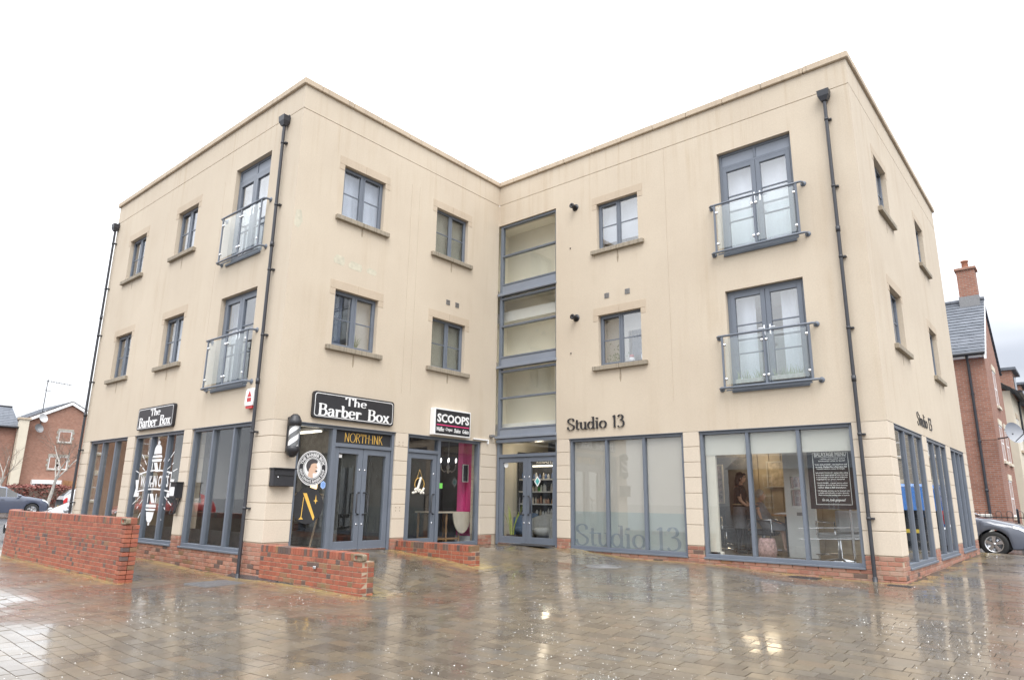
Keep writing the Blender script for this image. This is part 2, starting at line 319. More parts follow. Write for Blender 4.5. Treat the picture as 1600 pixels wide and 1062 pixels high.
# ------------------------------------------------------------------ lettering
def crom(p, k=6):
    out = []
    for i in range(len(p)-1):
        a = p[max(i-1, 0)]; b = p[i]; c = p[i+1]; d = p[min(i+2, len(p)-1)]
        for j in range(k):
            t = j/k
            out.append(tuple(.5*(2*b[q]+(c[q]-a[q])*t+(2*a[q]-5*b[q]+4*c[q]-d[q])*t*t+(3*b[q]-a[q]-3*c[q]+d[q])*t**3) for q in (0, 1)))
    return out+[p[-1]]
def ell(cx, cy, rx, ry): return [(cx+rx*cos(2*pi*i/24), cy+ry*sin(2*pi*i/24)) for i in range(25)]
def ln(*p): return list(p)
GL = {  # width, strokes, serifs (x, y, direction)
 'S': (.62, [crom([(.53, .76), (.47, .95), (.29, 1.0), (.1, .9), (.08, .72), (.22, .57), (.4, .46), (.55, .32), (.53, .12), (.36, 0), (.2, .01), (.08, .1), (.04, .27)])], []),
 't': (.36, [crom([(.15, .84), (.15, .5), (.15, .18), (.2, .03), (.34, .05)]), ln((.02, .6), (.33, .6))], []),
 'u': (.58, [crom([(.1, .62), (.1, .35), (.12, .12), (.24, .02), (.38, .08), (.45, .2)]), ln((.45, .62), (.45, 0))], [(.05, .61), (.4, .61), (.5, .01)]),
 'd': (.6, [ell(.26, .31, .21, .3), ln((.47, 1), (.47, 0))], [(.42, .99), (.52, .01)]),
 'i': (.26, [ln((.13, .62), (.13, 0)), ell(.13, .86, .035, .035)], [(.08, .61), (.13, .01)]),
 'o': (.6, [ell(.3, .31, .235, .3)], []),
 '1': (.44, [ln((.22, 1), (.22, 0)), ln((.06, .87), (.22, .98))], [(.22, .01)]),
 '3': (.6, [crom([(.06, .84), (.16, .98), (.33, .99), (.44, .85), (.4, .66), (.2, .56)]), crom([(.2, .56), (.42, .52), (.52, .33), (.47, .1), (.27, 0), (.12, .01), (.03, .1)])], []),
 'T': (.74, [ln((.02, .97), (.72, .97)), ln((.37, .97), (.37, 0)), ln((.04, 1), (.04, .76)), ln((.7, 1), (.7, .76))], [(.37, .02)]),
 'h': (.62, [ln((.12, 1), (.12, 0)), crom([(.12, .4), (.2, .56), (.34, .62), (.45, .52), (.47, .3), (.47, 0)])], [(.1, .98), (.12, .02), (.47, .02)]),
 'e': (.56, [crom([(.07, .34), (.3, .34), (.49, .34)], 2), crom([(.49, .34), (.45, .54), (.28, .62), (.11, .53), (.06, .31), (.11, .1), (.28, 0), (.5, .1)])], []),
 'B': (.74, [ln((.16, 1), (.16, 0)), crom([(.1, .98), (.36, .98), (.55, .92), (.57, .72), (.45, .54), (.16, .53)]), crom([(.16, .53), (.48, .53), (.64, .4), (.63, .16), (.45, .02), (.1, .02)])], [(.12, .98), (.12, .02)]),
 'a': (.58, [crom([(.08, .48), (.2, .61), (.38, .57), (.43, .4), (.43, .15), (.48, .03), (.57, .04)]), crom([(.43, .36), (.2, .33), (.06, .18), (.14, .02), (.3, .02), (.43, .18)])], []),
 'r': (.48, [ln((.14, .62), (.14, 0)), crom([(.14, .38), (.22, .54), (.33, .6), (.42, .54)]), ell(.41, .52, .03, .03)], [(.1, .6), (.14, .02)]),
 'b': (.6, [ln((.12, 1), (.12, .02)), ell(.32, .31, .2, .3)], [(.08, .98)]),
 'x': (.6, [ln((.1, .6), (.48, .02)), ln((.48, .6), (.1, .02))], [(.1, .6), (.48, .6), (.1, .02), (.48, .02)]),
 'N': (.82, [ln((.12, 0), (.12, .98)), ln((.1, 1), (.66, 0)), ln((.66, 0), (.66, 1))], []),
 'O': (.92, [ell(.46, .5, .42, .5)], []),
 'R': (.72, [ln((.12, 0), (.12, 1)), crom([(.12, 1), (.42, .98), (.56, .8), (.44, .6), (.12, .55)]), ln((.3, .55), (.66, 0))], []),
 'H': (.74, [ln((.1, 0), (.1, 1)), ln((.62, 0), (.62, 1)), ln((.1, .62), (.62, .62))], []),
 'I': (.24, [ln((.1, 0), (.1, 1))], []),
 'K': (.7, [ln((.1, 0), (.1, 1)), ln((.12, .45), (.56, 1)), ln((.24, .6), (.64, 0))], []),
 '.': (.34, [ell(.17, .5, .02, .02), ell(.17, .5, .045, .012)], []),
 ' ': (.34, [], []),
}
def strip(pts, wv, wh):
    Lp = []; Rp = []
    for i, p in enumerate(pts):
        q = pts[min(i+1, len(pts)-1)]; o = pts[max(i-1, 0)]
        tx, ty = q[0]-o[0], q[1]-o[1]; d = sqrt(tx*tx+ty*ty) or 1; tx /= d; ty /= d
        h = .5*sqrt((wv*ty)**2+(wh*tx)**2)
        Lp.append((p[0]-ty*h, p[1]+tx*h)); Rp.append((p[0]+ty*h, p[1]-tx*h))
    return Lp, Rp
def lettering(mb, F, text, s0, s1, z0, z1, d0, d1, wv=.13, wh=.05, serif=.1, mi=0, hsc=1.0, gap=.0):
    """stroke lettering on a face; cap height spans z0..z1"""
    x = 0; parts = []; k = 0
    for ch in text:
        wd, st, se = GL[ch]
        for p in st:
            a, b = strip(p, wv, wh); parts.append(([(q[0]+x, q[1]) for q in a], [(q[0]+x, q[1]) for q in b]))
        if serif:
            for sx, sy in se:
                parts.append(([(x+sx-serif, sy+wh*.6), (x+sx+serif, sy+wh*.6)], [(x+sx-serif, sy-wh*.6), (x+sx+serif, sy-wh*.6)]))
        x += wd+gap
    for a, b in parts:
        k += 1; dd = d1+.0004*(k % 7)
        m = lambda q, d: F.pt(s0+(s1-s0)*q[0]/x, d, z0+(z1-z0)*q[1])
        n = len(a); vs = [m(q, dd) for q in a]+[m(q, dd) for q in b]+[m(q, d0) for q in a]+[m(q, d0) for q in b]
        fs = []
        for i in range(n-1):
            fs += [(i, i+n, i+1+n, i+1), (i, i+1, i+1+2*n, i+2*n), (i+n, i+3*n, i+1+3*n, i+1+n)]
        fs += [(0, 2*n, 3*n, n), (n-1, 2*n-1, 4*n-1, 3*n-1)]
        mb.add(vs, fs, mi)
def plain_text(mb, F, text, s0, s1, z0, z1, d0, d1, mi=0, bold=0.0, shear=0.0, fit=True, align=None):
    """sans lettering from the built-in face, fitted to a rectangle on a face"""
    cu = bpy.data.curves.new('t', 'FONT'); cu.body = text; cu.size = 1; cu.resolution_u = 2; cu.offset = bold; cu.shear = shear
    ob = bpy.data.objects.new('t', cu); COL.objects.link(ob); dg = bpy.context.evaluated_depsgraph_get(); dg.update()
    me = ob.evaluated_get(dg).to_mesh(); vs = [tuple(v.co) for v in me.vertices]; fs = [tuple(p.vertices) for p in me.polygons]
    ob.evaluated_get(dg).to_mesh_clear(); bpy.data.objects.remove(ob); bpy.data.curves.remove(cu)
    if not vs: return
    x0 = min(v[0] for v in vs); x1 = max(v[0] for v in vs); y0 = min(v[1] for v in vs); y1 = max(v[1] for v in vs)
    ex = {}
    for f in fs:
        for i in range(len(f)):
            e = (f[i], f[(i+1) % len(f)]); ex[e] = ex.get(e, 0)+1
    bd = [e for e in ex if (e[1], e[0]) not in ex]
    m = lambda v, d: F.pt(s0+(s1-s0)*(v[0]-x0)/(x1-x0), d, z0+(z1-z0)*(v[1]-y0)/(y1-y0))
    n = len(vs); mb.add([m(v, d1) for v in vs]+[m(v, d0) for v in vs], fs+[(a, a+n, b+n, b) for a, b in bd], mi)

# ------------------------------------------------------------------ ground
GP = [(0, 5.7, -.10), (1.8, 5.7, .13), (2.4, 5.7, .22), (4.8, 5.7, .15), (8.0, 5.7, .07), (8.26, 8.5, .094), (8.26, 11, .10), (8.26, 14, .12), (8.3, 17, 0), (2.1, 2.85, -.02), (0, 2.85, -.09),
      (0, .5, -.10), (2.7, 0, -.12), (-.5, -.1, -.13), (-4, 0, -.06), (-9, 0, -.05), (-1.2, -1.65, -.155), (-4, -1.65, -.14), (-6.9, -1.65, -.13), (10.6, -6.15, -.3), (4, -4, -.22), (0, -4, -.2),
      (13, 0, -.1), (12, 8, .05), (6, 2, .03), (3.5, 3.5, .1), (6.5, -2, -.14), (-12, -5, -.1), (20, -15, -.2), (-30, 0, -.02), (10, 30, 0), (30, 20, 0), (-40, -30, 0), (60, -60, 0), (-17, 3, -.36), (-14, 1.5, -.3), (-20, 4, -.34), (-70, 10, 0), (0, 80, 0), (0, -60, -.1)]
def gz(x, y):
    s = t = 0
    for a, b, c in GP:
        w_ = 1/(((x-a)**2+(y-b)**2)**1.4+.02); s += w_*c; t += w_
    z = s/t
    if x < 2.7 and y > .12 and x > -1 and y < 6.2: z += .34*(1-max(0, x)/2.7)
    return z
def sheet(xs, ys, name, mat, off, skip=lambda x, y: False):
    mb = MB(); idx = {}
    for j, y in enumerate(ys):
        for i, x in enumerate(xs): idx[i, j] = len(mb.v); mb.v.append((x, y, gz(x, y)+off(x, y)))
    for j in range(len(ys)-1):
        for i in range(len(xs)-1):
            if skip((xs[i]+xs[i+1])/2, (ys[j]+ys[j+1])/2): continue
            mb.f.append((idx[i, j], idx[i+1, j], idx[i+1, j+1], idx[i, j+1])); mb.mi.append(0); mb.sm.append(True); mb.tone.append(0)
    return mb.build(name, mat)
def fr(a, b, st): 
    n = max(1, int(round((b-a)/st))); return [a+(b-a)*i/n for i in range(n+1)]
PX0, PX1, PY0, PY1 = -11.5, 14.0, -7.2, 15.0
inb = lambda x, y: (x < 0 and 0 < y < P4) or (0 <= x < P3 and P2 < y < P4)
pav = lambda x, y: PX0 < x < PX1 and PY0 < y < PY1
# wet tarmac out to the horizon, dipping a little under the paved square
g = sheet([-600, -250, -120]+fr(-80, -12, 4)+fr(-11.5, 14, .5)+fr(16, 60, 4)+[120, 250, 600], [-600, -250, -120]+fr(-80, -8, 4)+fr(-7.2, 15, .5)+fr(17, 80, 3.5)+[120, 250, 600],
          'ground', 'asphalt', lambda x, y: -.045 if pav(x, y) else -.004)
tag(g, kind='structure')
pvm = sheet(fr(PX0, PX1, .15), sorted(fr(PY0, 0, .15)+fr(.1, .14, .04)+fr(.3, PY1, .15)), 'pavement', 'bed', lambda x, y: -.006)
tag(pvm, kind='structure')

def moss(x, y):
    d = min([max(0, 5.714-y) if 1.7 < x < 8.3 else 9, max(0, x-8.26) if y > 5.7 else 9, abs(y) if -9 < x < 0 else 9, abs(y+1.65) if -8 < x < -1.2 else 9,
             sqrt(max(0, x-2.7)**2+max(0, -.0-y, y-.22)**2) if x > 0 else 9, sqrt(max(0, x-2.06)**2+max(0, 2.85-y, y-3.07)**2) if x > 0 else 9])
    return 4 if d < .16 else 2 if d < .34 else 1 if d < .6 and random.random() < .5 else 0
# pavers: random-length blocks in courses along x, each its own block with rounded arrises
def paver(mb, x0, x1, y0, y1):
    g_ = .0022; x0 += g_; x1 -= g_; y0 += g_; y1 -= g_; b_ = .0016
    z = gz((x0+x1)/2, (y0+y1)/2)+random.gauss(0, .0012); tx = random.gauss(0, .004); ty = random.gauss(0, .006)
    sx = (gz(x1, (y0+y1)/2)-gz(x0, (y0+y1)/2))/(x1-x0); sy = (gz((x0+x1)/2, y1)-gz((x0+x1)/2, y0))/(y1-y0)
    if abs(sx) > .2: sx = 0
    if abs(sy) > .2: sy = 0
    cx, cy = (x0+x1)/2, (y0+y1)/2
    h = lambda x, y, d: (x, y, z+(x-cx)*(sx+tx)+(y-cy)*(sy+ty)-d)
    top = [h(x0+b_, y0+b_, 0), h(x1-b_, y0+b_, 0), h(x1-b_, y1-b_, 0), h(x0+b_, y1-b_, 0)]
    bot = [h(x0, y0, .006), h(x1, y0, .006), h(x1, y1, .006), h(x0, y1, .006)]
    mb.add(top+bot, [(0, 1, 2, 3)]+[(4+i, 4+(i+1) % 4, (i+1) % 4, i) for i in range(4)], 0, False, random.uniform(.02, .98)+moss(cx, cy))
plist = []
random.seed(11)
y = -6.6
while y < PY1-.2:
    h = random.choice((.145, .145, .15)); x = PX0+random.uniform(0, .2)
    while x < PX1:
        l_ = random.choice((.15, .2, .2, .24, .28))
        cx, cy = x+l_/2, y+h/2
        bad = inb(cx-.1, cy+.08) or inb(cx+.1, cy+.08) or inb(cx, cy) or (0 < cx < 2.75 and -.05 < cy < .31) or (cy > P2+.1 and cx < P3)
        vis = cx > -10 and cx < 13
        dx, dy = cx-CAM.x, cy-CAM.y; fwd = dx*fw.x+dy*fw.y
        if vis and not bad and (fwd > .6 or cx > 8.3) and (abs(dx*rt.x+dy*rt.y)/max(fwd, .1) < 1.5 or cx > 8.3): plist.append((cx, cy, x, x+l_, y, y+h))
        x += l_
    y += h
def screen(p):
    d = Vector(p)-CAM; zf = d.dot(fw)
    if zf <= .1: return None
    return 800+FOC*d.dot(r2)/zf, 531-FOC*d.dot(u2)/zf, zf
def key(p):
    q = screen((p[0], p[1], -.2))
    return ((p[0]-CAM.x)**2+(p[1]-CAM.y)**2) + (0 if q and 0 < q[0] < 1600 and q[1] < 1062 else 1e4)
plist.sort(key=key)
mb = MB()
for i, p in enumerate(plist):
    if i < 300:
        o = MB(); paver(o, *p[2:]); o.build('paver', 'paver', pvm)
    else: paver(mb, *p[2:])
tag(mb.build('paving_blocks', 'paver', pvm), kind='stuff')

# ------------------------------------------------------------------ bricks
BL, BH, BJ = .205, .069, .009
BMESH = {}
def brick_mesh(l_, d_, h_, mat):
    k = (round(l_, 3), round(d_, 3), round(h_, 3), mat)
    if k not in BMESH:
        b_ = MB(); b_.box(-l_/2, l_/2, -d_/2, d_/2, -h_/2, h_/2, .004)
        me = bpy.data.meshes.new('brick'); me.from_pydata(b_.v, [], b_.f); me.materials.append(MT[mat]); BMESH[k] = (me, b_)
    return BMESH[k]
def emit_bricks(parent, bricks, limit=300, name='brick', rest='brickwork'):
    """bricks: (x, y, z, rz, length, depth, height, material)"""
    bricks = sorted(bricks, key=lambda b_: (b_[0]-CAM.x)**2+(b_[1]-CAM.y)**2)
    o_ = children_origin(parent); rests = {}
    for i, (x, y, z, rz, l_, d_, h_, mat) in enumerate(bricks):
        me, src = brick_mesh(l_, d_, h_, mat)
        if i < limit:
            ob = bpy.data.objects.new(name, me); COL.objects.link(ob); ob.parent = parent
            ob.location = (x-o_.x, y-o_.y, z-o_.z); ob.rotation_euler = (random.gauss(0, .006), random.gauss(0, .004), rz+random.gauss(0, .006))
        else:
            T = Matrix.Translation((x, y, z)) @ Matrix.Rotation(rz, 4, 'Z')
            rests.setdefault(mat, []).append((src, T))
    if rests:
        mb = MB(); mats = list(rests)
        for mi, m_ in enumerate(mats):
            for src, T in rests[m_]: mb.add([T @ Vector(q) for q in src.v], src.f, mi, False, random.random())
        tag(mb.build(rest, mats, parent), kind='stuff')
def bmat(base, dark=.07, moss=0):
    r = random.random()
    return 'brickdark' if r < dark else 'brickmoss' if r < dark+moss else base
def course(out, F, s0, s1, zt, d, mat, flemish=False, off=0, dark=.07, moss=0, h=None, dep=.1):
    """one course with its top at zt, front at depth d"""
    hh = (h or BH)-BJ; s = s0; i = off
    while s < s1-.03:
        l_ = (BL-BJ) if not (flemish and i % 2) else .1-BJ/2
        if s == s0 and off % 2 and not flemish: l_ = .1-BJ/2
        l_ = min(l_, s1-s)
        p = F.pt(s+l_/2, d-dep/2, zt-BJ/2-hh/2)
        mt = bmat(mat, dark*(4 if l_ < .12 and flemish else .6), moss)
        out.append((*p, 0 if F.kind == 'y' else pi/2, l_, dep, hh, mt)); s += l_+BJ; i += 1

MT['frogbrick'] = M('olive_brick', (.20, .16, .11), .7, .3, 20, bmp=.4)
# garden walls -----------------------------------------------------
def frog_cap(parent, x, y, z, rz, mat='frogbrick'):
    """end brick of the coping, laid on edge with its hollow bed face outwards"""
    mb = MB(); n = 28; T = Matrix.Translation((x, y, z)) @ Matrix.Rotation(rz, 4, 'Z')
    def rr(w_, h_, yy): 
        out = []
        for i in range(n):
            a = 2*pi*i/n; c_, s_ = cos(a), sin(a); e = .45
            out.append(T @ Vector((w_*math.copysign(abs(c_)**e, c_), yy, h_*math.copysign(abs(s_)**e, s_))))
        return out
    rings = [rr(.115, .05, .06), rr(.115, .05, 0), rr(.108, .045, -.006), rr(.09, .03, -.006), rr(.08, .022, .014)]
    vs = [q for r_ in rings for q in r_]
    fs = [(i*n+k, i*n+(k+1) % n, (i+1)*n+(k+1) % n, (i+1)*n+k) for i in range(4) for k in range(n)]
    mb.add(vs, fs, 0); mb.add(rings[-1], [tuple(range(n))], 0)
    return mb.build('end_coping_brick', mat, parent)
random.seed(5)
# long wall on the left: straight then curving away behind
wl_ = thing('brick_garden_wall', 'long red brick garden wall with dark headers curving away at the left edge', 'wall', (-1.27, -1.65, -.2))
TH = .215; ZT = .83
path = []; x = -1.27
R_ = 6.0; straight = 5.75; arc = 2.3
def wpos(t):
    if t < straight: return -1.27-t, -1.65, pi
    a = (t-straight)/R_; return -1.27-straight-R_*sin(a), -1.65+R_*(1-cos(a)), pi-a
tl = straight+arc
mb = MB(); n = 60; vs = []
for i in range(n+1):
    t = .16+(tl-.16)*i/n; X, Y, a = wpos(t); nx, ny = -sin(a), cos(a)      # inward normal (away from the square)
    nx, ny = (sin(a-pi), cos(a-pi)) if False else (sin(pi-a), cos(pi-a))
    for dd in (.007, TH-.007):
        for z in (-.3, ZT-.008): vs.append((X+nx*dd, Y+ny*dd, z))
fs = []
for i in range(n):
    a, b = 4*i, 4*(i+1); fs += [(a, a+1, b+1, b), (a+2, b+2, b+3, a+3), (a+1, a+3, b+3, b+1)]
fs += [(0, 2, 3, 1)]
mb.add(vs, fs); mb.build('mortar_core', 'mortar', wl_)
br = []; cop = []
z = ZT-.108; k = 0
while z > -.2:
    t = 0.0; i = k % 2
    while t < tl-.05:
        l_ = BL-BJ if i % 2 == 0 else .098-BJ/2
        X, Y, a = wpos(t+l_/2); nx, ny = sin(pi-a), cos(pi-a)
        moss = .5 if z < -.08 else .03
        dk = (.42 if l_ < .12 else .03) if random.random() < (.6 if .1 < z < .5 else .25) else 0
        br.append((X+nx*.051, Y+ny*.051, z-BH/2, -(pi-a), l_, .102, BH-BJ, bmat('brick', dk, moss)))
        t += l_+BJ; i += 1
    # return end
    br.append((-1.27-.05, -1.65+.102+.06, z-BH/2, pi/2, .105, .1, BH-BJ, bmat('brick', .2, .3 if z < .2 else .05)))
    z -= BH; k += 1
t = .16
while t < tl:
    X, Y, a = wpos(t); nx, ny = sin(pi-a), cos(pi-a)
    cop.append((X+nx*TH/2, Y+ny*TH/2, ZT-.0525, -(pi-a), .064, TH+.004, .104, bmat('brick', .12, .08))); t += .073
emit_bricks(wl_, br); emit_bricks(wl_, cop, name='coping_brick', rest='coping_bricks')
frog_cap(wl_, -1.27-.085, -1.655, ZT-.05, 0); 

def straight_wall(name, label, x1, y0, zt, zb, mat, ncap=True, moss=.04):
    w_ = thing(name, label, 'wall', (0, y0, zb)); br = []; cop = []
    mb = MB(); mb.box(.012, x1-.17, y0+.007, y0+TH-.007, zb-.1, zt-.008); mb.box(x1-.169, x1-.008, y0+.007, y0+TH-.007, zb-.1, zt-.1); mb.build('mortar_core', 'mortar', w_)
    F = Face('y', y0); z = zt-.108; k = 0
    while z > zb-.06:
        course(br, F, .01, x1-.004, z, 0, mat, True, k % 2, (.05 if z > zt-.3 else .02), .2 if z < zb+.15 else moss)
        br.append((x1-.05, y0+.102+.06, z-BH/2, pi/2, .105, .1, BH-BJ, bmat(mat, .1, .25))); z -= BH; k += 1
    s = .045
    while s < x1-(.12 if ncap else 0):
        cop.append((s, y0+TH/2, zt-.0525, 0, .064, TH+.004, .104, bmat(mat, .3, .12))); s += .073
    emit_bricks(w_, br); emit_bricks(w_, cop, name='coping_brick', rest='coping_bricks')
    return w_
w1 = straight_wall('brick_garden_wall', 'low mossy red brick wall running out from the corner by the black post box', 2.69, -.01, .43, -.14, 'brick')
frog_cap(w1, 2.69-.085, -.015, .43-.05, 0)
mb = MB(); mb.box(1.55, 1.62, -.04, -.008, .16, .2, .006); mb.build('grey_fixing', 'steel', w1)
w2 = straight_wall('brick_garden_wall', 'short bright red brick wall in front of the ice cream shop door', 2.06, 2.85, .405, .0, 'brick', False, .02)

# drain covers, gratings, door mat -----------------------------------
def cover(name, label, cat, x, y, wx, wy, bars, mat='steel', rz=0):
    z = gz(x, y); t = thing(name, label, cat, (x, y, z), None, rz)
    mb = MB(); mb.box(-wx/2, wx/2, -wy/2, wy/2, -.02, .006); mb.build('plate', mat, t, True)
    f_ = MB()
    for i in range(bars):
        q = -wx/2+wx*(i+.5)/bars; f_.box(q-wx/bars*.28, q+wx/bars*.28, -wy/2+.01, wy/2-.01, .006, .011)
    f_.build('ridge', mat, t, True)
    e = MB()
    for a in (-1, 1): e.box(a*(wx/2+.012)-.01, a*(wx/2+.012)+.01, -wy/2-.022, wy/2+.022, -.02, .009); e.box(-wx/2, wx/2, a*(wy/2+.012)-.01, a*(wy/2+.012)+.01, -.02, .009)
    e.build('rim', mat, t, True); return t
MT['castiron'] = M('wet_cast_iron', (.07, .07, .075), .3, .2, 20, .3); MT['galv'] = M('galvanised_plate', (.22, .22, .225), .35, .15, 25, .4)
cover('manhole_cover', 'ridged grey metal manhole cover by the foot of the left drainpipe', 'manhole cover', .02, -.72, .62, .62, 16, 'galv', .05)
cover('drain_grating', 'small dark drain grating under the salon window with the hairdresser', 'drain', 6.9, 5.38, .42, .2, 8, 'castiron')
cover('drain_grating', 'small dark drain grating beside the right corner of the brick plinth', 'drain', 8.25, 5.33, .26, .09, 7, 'castiron')
t = thing('inspection_cover', 'pale oval inspection cover set in paving before the frosted window', 'manhole cover', (3.85, 4.38, gz(3.85, 4.38)))
mb = MB(); mb.lathe([(0, .004), (.33, .004), (.35, -.01)], (0, 0, 0), n=36); mb.build('plate', 'galv', t, True)
for k in range(3):
    mb = MB(); mb.lathe([(.08+.08*k, .003), (.085+.08*k, .009), (.11+.08*k, .009), (.115+.08*k, .003)], (0, 0, 0), n=30); mb.build('ring', 'galv', t, True)
mb = MB(); mb.box(1.0, 1.85, 5.15, 5.6, gz(1.4, 5.4)+.002, gz(1.4, 5.4)+.018, .006); dm = single(mb, 'door_mat', 'black2', 'dark wet door mat outside the glazed stair entrance', 'mat')
# raindrops bouncing off the wet paving
random.seed(3); mb = MB()
for i in range(6500):
    d = 3.4+8.5*random.random()**1.2; a = random.uniform(-.68, .68)
    dx = fw.x*1.0; v = Vector((fw.x, fw.y, 0)).normalized()*d + Vector((rt.x, rt.y, 0))*d*math.tan(a)
    x, y = CAM.x+v.x, CAM.y+v.y
    if y > 5.5 or (x < 0 and y > -.2) or x > 12: continue
    dens = .5+.5*sin(x*1.3+2*sin(y*.9))
    if random.random() > .15+.85*dens**2: continue
    z = gz(x, y); r = random.uniform(.0018, .0046)*random.choice((.7, 1, 1, 1.5))*min(1, .35+d*.11); e = random.uniform(.7, 1.6)
    mb.add([(x+r*e*cos(k*pi/2.5), y+r*sin(k*pi/2.5), z+.0015) for k in range(5)]+[(x, y, z+.003+r*random.uniform(.4, .9))], [(k, (k+1) % 5, 5) for k in range(5)], 0, True)
tag(mb.build('rain_splashes', 'drop'), 'tiny raindrop splashes scattered over the wet paving', 'raindrops', kind='stuff')

# ------------------------------------------------------------------ the building
bd = thing('apartment_building', 'cream rendered three storey corner block with shops on the ground floor', 'building', (0, 0, 0))
JZ = [2.503, 2.221, 1.939, 1.657, 1.375, 1.093, .812, .45]
WTOP = 9.0
def walls(F, s0, s1, ops, vj, name='rendered_wall', back0=None, back1=None):
    """front with openings (s0,s1,z0,z1); grooves: horizontal 8.502 and vertical joints (s, za, zb)"""
    G = .007; ss = {s0, s1}; zs = {2.503, WTOP, 8.502-G, 8.502+G}
    for o in ops: ss |= {o[0], o[1]}; zs |= {o[2], o[3]}
    for v in vj: ss |= {v[0]-.004, v[0]+.004}; zs |= {v[1], v[2]}
    ss = sorted(ss); zs = sorted(zs)
    ss = [q for i, q in enumerate(ss) if i == 0 or q-ss[i-1] > 1e-5]; zs = [q for i, q in enumerate(zs) if i == 0 or q-zs[i-1] > 1e-5]
    def dep(a, b):
        for o in ops:
            if o[0] < a < o[1] and o[2] < b < o[3]: return None
        if abs(b-8.502) < G: return -.014
        for v in vj:
            if abs(a-v[0]) < .004 and v[1] < b < v[2]: return -.004
        return 0.0
    mb = MB(); q = lambda *p: mb.add([F.pt(*t) for t in p], [(0, 1, 2, 3)])
    D = [[dep((ss[i]+ss[i+1])/2, (zs[j]+zs[j+1])/2) for j in range(len(zs)-1)] for i in range(len(ss)-1)]
    BK = -.3
    for i in range(len(ss)-1):
        for j in range(len(zs)-1):
            a, b, c, d = ss[i], ss[i+1], zs[j], zs[j+1]; dd = D[i][j]
            if dd is not None:
                q((a, dd, c), (b, dd, c), (b, dd, d), (a, dd, d)); q((a, BK, c), (a, BK, d), (b, BK, d), (b, BK, c))
            if i+1 < len(ss)-1:
                e = D[i+1][j]
                if e != dd: q((b, BK if dd is None else dd, c), (b, BK if e is None else e, c), (b, BK if e is None else e, d), (b, BK if dd is None else dd, d))
            if j+1 < len(zs)-1:
                e = D[i][j+1]
                if e != dd: q((a, BK if dd is None else dd, d), (b, BK if dd is None else dd, d), (b, BK if e is None else e, d), (a, BK if e is None else e, d))
    for i in range(len(ss)-1):
        a, b = ss[i], ss[i+1]; q((a, BK, 2.503), (b, BK, 2.503), (b, 0, 2.503), (a, 0, 2.503)); 
    return mb.build(name, 'render', bd)
UP, LO = (6.6, 7.71), (3.99, 5.11)
WIN = {  # face: windows (s0, s1)
 'L': (L, [(-7.93, -6.92), (-5.11, -4.10)]), 'A': (A, [(1.03, 2.07), (3.57, 4.6)]), 'B': (B, [(2.92, 3.96)]), 'E': (E, [(7.12, 8.1), (10.95, 11.88)])}
FD = {'L': (L, [(-2.44, -1.04)]), 'B': (B, [(5.77, 7.19)])}
FZ = [(5.83, 7.96), (3.21, 5.1)]
STAIR = (.02, 1.79, 2.6, 7.94)
def ops(k):
    o = []
    if k in WIN:
        for a, b in WIN[k][1]: o += [(a, b, *UP), (a, b, *LO)]
    if k in FD:
        for a, b in FD[k][1]: o += [(a, b, *z) for z in FZ]
    if k == 'B': o.append((.0, 1.79, 2.503, 7.94))
    return o
walls(L, W0, 0, ops('L'), [(-2.9, 3.25, 7.85), (-5.75, 3.25, 7.9), (-8.5, 2.6, 2.61)])
walls(A, 0, P2, ops('A'), [(2.8, 3.3, 7.98), (3.03, 3.3, 8.0)])
walls(B, 0, P3, ops('B'), [(4.62, 3.1, 8.49)])
walls(E, P2, P4, ops('E'), [])
# hidden sides, floors, partitions
mb = MB(); mb.box(W0, W0+.3, .301, P4, -.2, 9); mb.box(W0+.301, P3-.301, P4-.3, P4, -.2, 9); mb.build('rear_wall', 'render', bd)
mb = MB()
for z0, z1 in ((2.72, 2.98), (5.5, 5.76), (8.3, 8.6)):
    mb.box(W0+.301, -.301, .301, P4-.301, z0, z1); mb.box(-.3, P3-.301, P2+.301, P4-.301, z0+.001, z1-.001)
mb.build('floor_slab', 'ceil', bd)
mb = MB(); mb.box(W0+.301, -.31, .31, P4-.301, .05, .255); mb.box(-.309, P3-.31, P2+.06, P4-.301, .05, .254); mb.build('shop_floor', 'floor', bd)
mb = MB()
for z0, z1 in ((2.98, 5.5), (5.76, 8.3)):
    mb.box(-3.2, -3.1, .31, P4-.31, z0, z1); mb.box(-3.09, P3-.31, 8.6, 8.7, z0, z1); mb.box(1.92, 2.02, P2+.31, 8.59, z0, z1); mb.box(-3.09, -.31, 2.85, 2.95, z0, z1); mb.box(4.6, 4.7, P2+.31, 8.59, z0, z1)
mb.build('partition', 'wallpale', bd)
mb = MB(); mb.box(-4.6, -4.5, .31, 5.9, .26, 2.72); mb.box(-4.49, -.31, 2.85, 2.95, .26, 2.72); mb.box(-4.49, -.37, 5.9, 6.0, .26, 2.72)
mb.build('shop_partition', 'charcoal', bd)
mb = MB(); mb.box(-.31, 1.86, 6.45, 6.5, 2.66, 8.2); mb.box(-.31, 1.91, 8.2, 8.25, .26, 2.39); mb.box(1.86, 1.92, P2+.31, 8.19, 2.4, 8.2); mb.box(-.36, -.311, P2+.1, 8.19, .26, 8.2); mb.build('stair_wall', 'stairwall', bd)
mb = MB()
for z in (2.66, 4.33, 6.13, 7.97): q = MB(); q.box(-.305, 1.855, P2+.15, 6.445, z, z+.14); q.build('landing_slab', 'stairwall', bd)
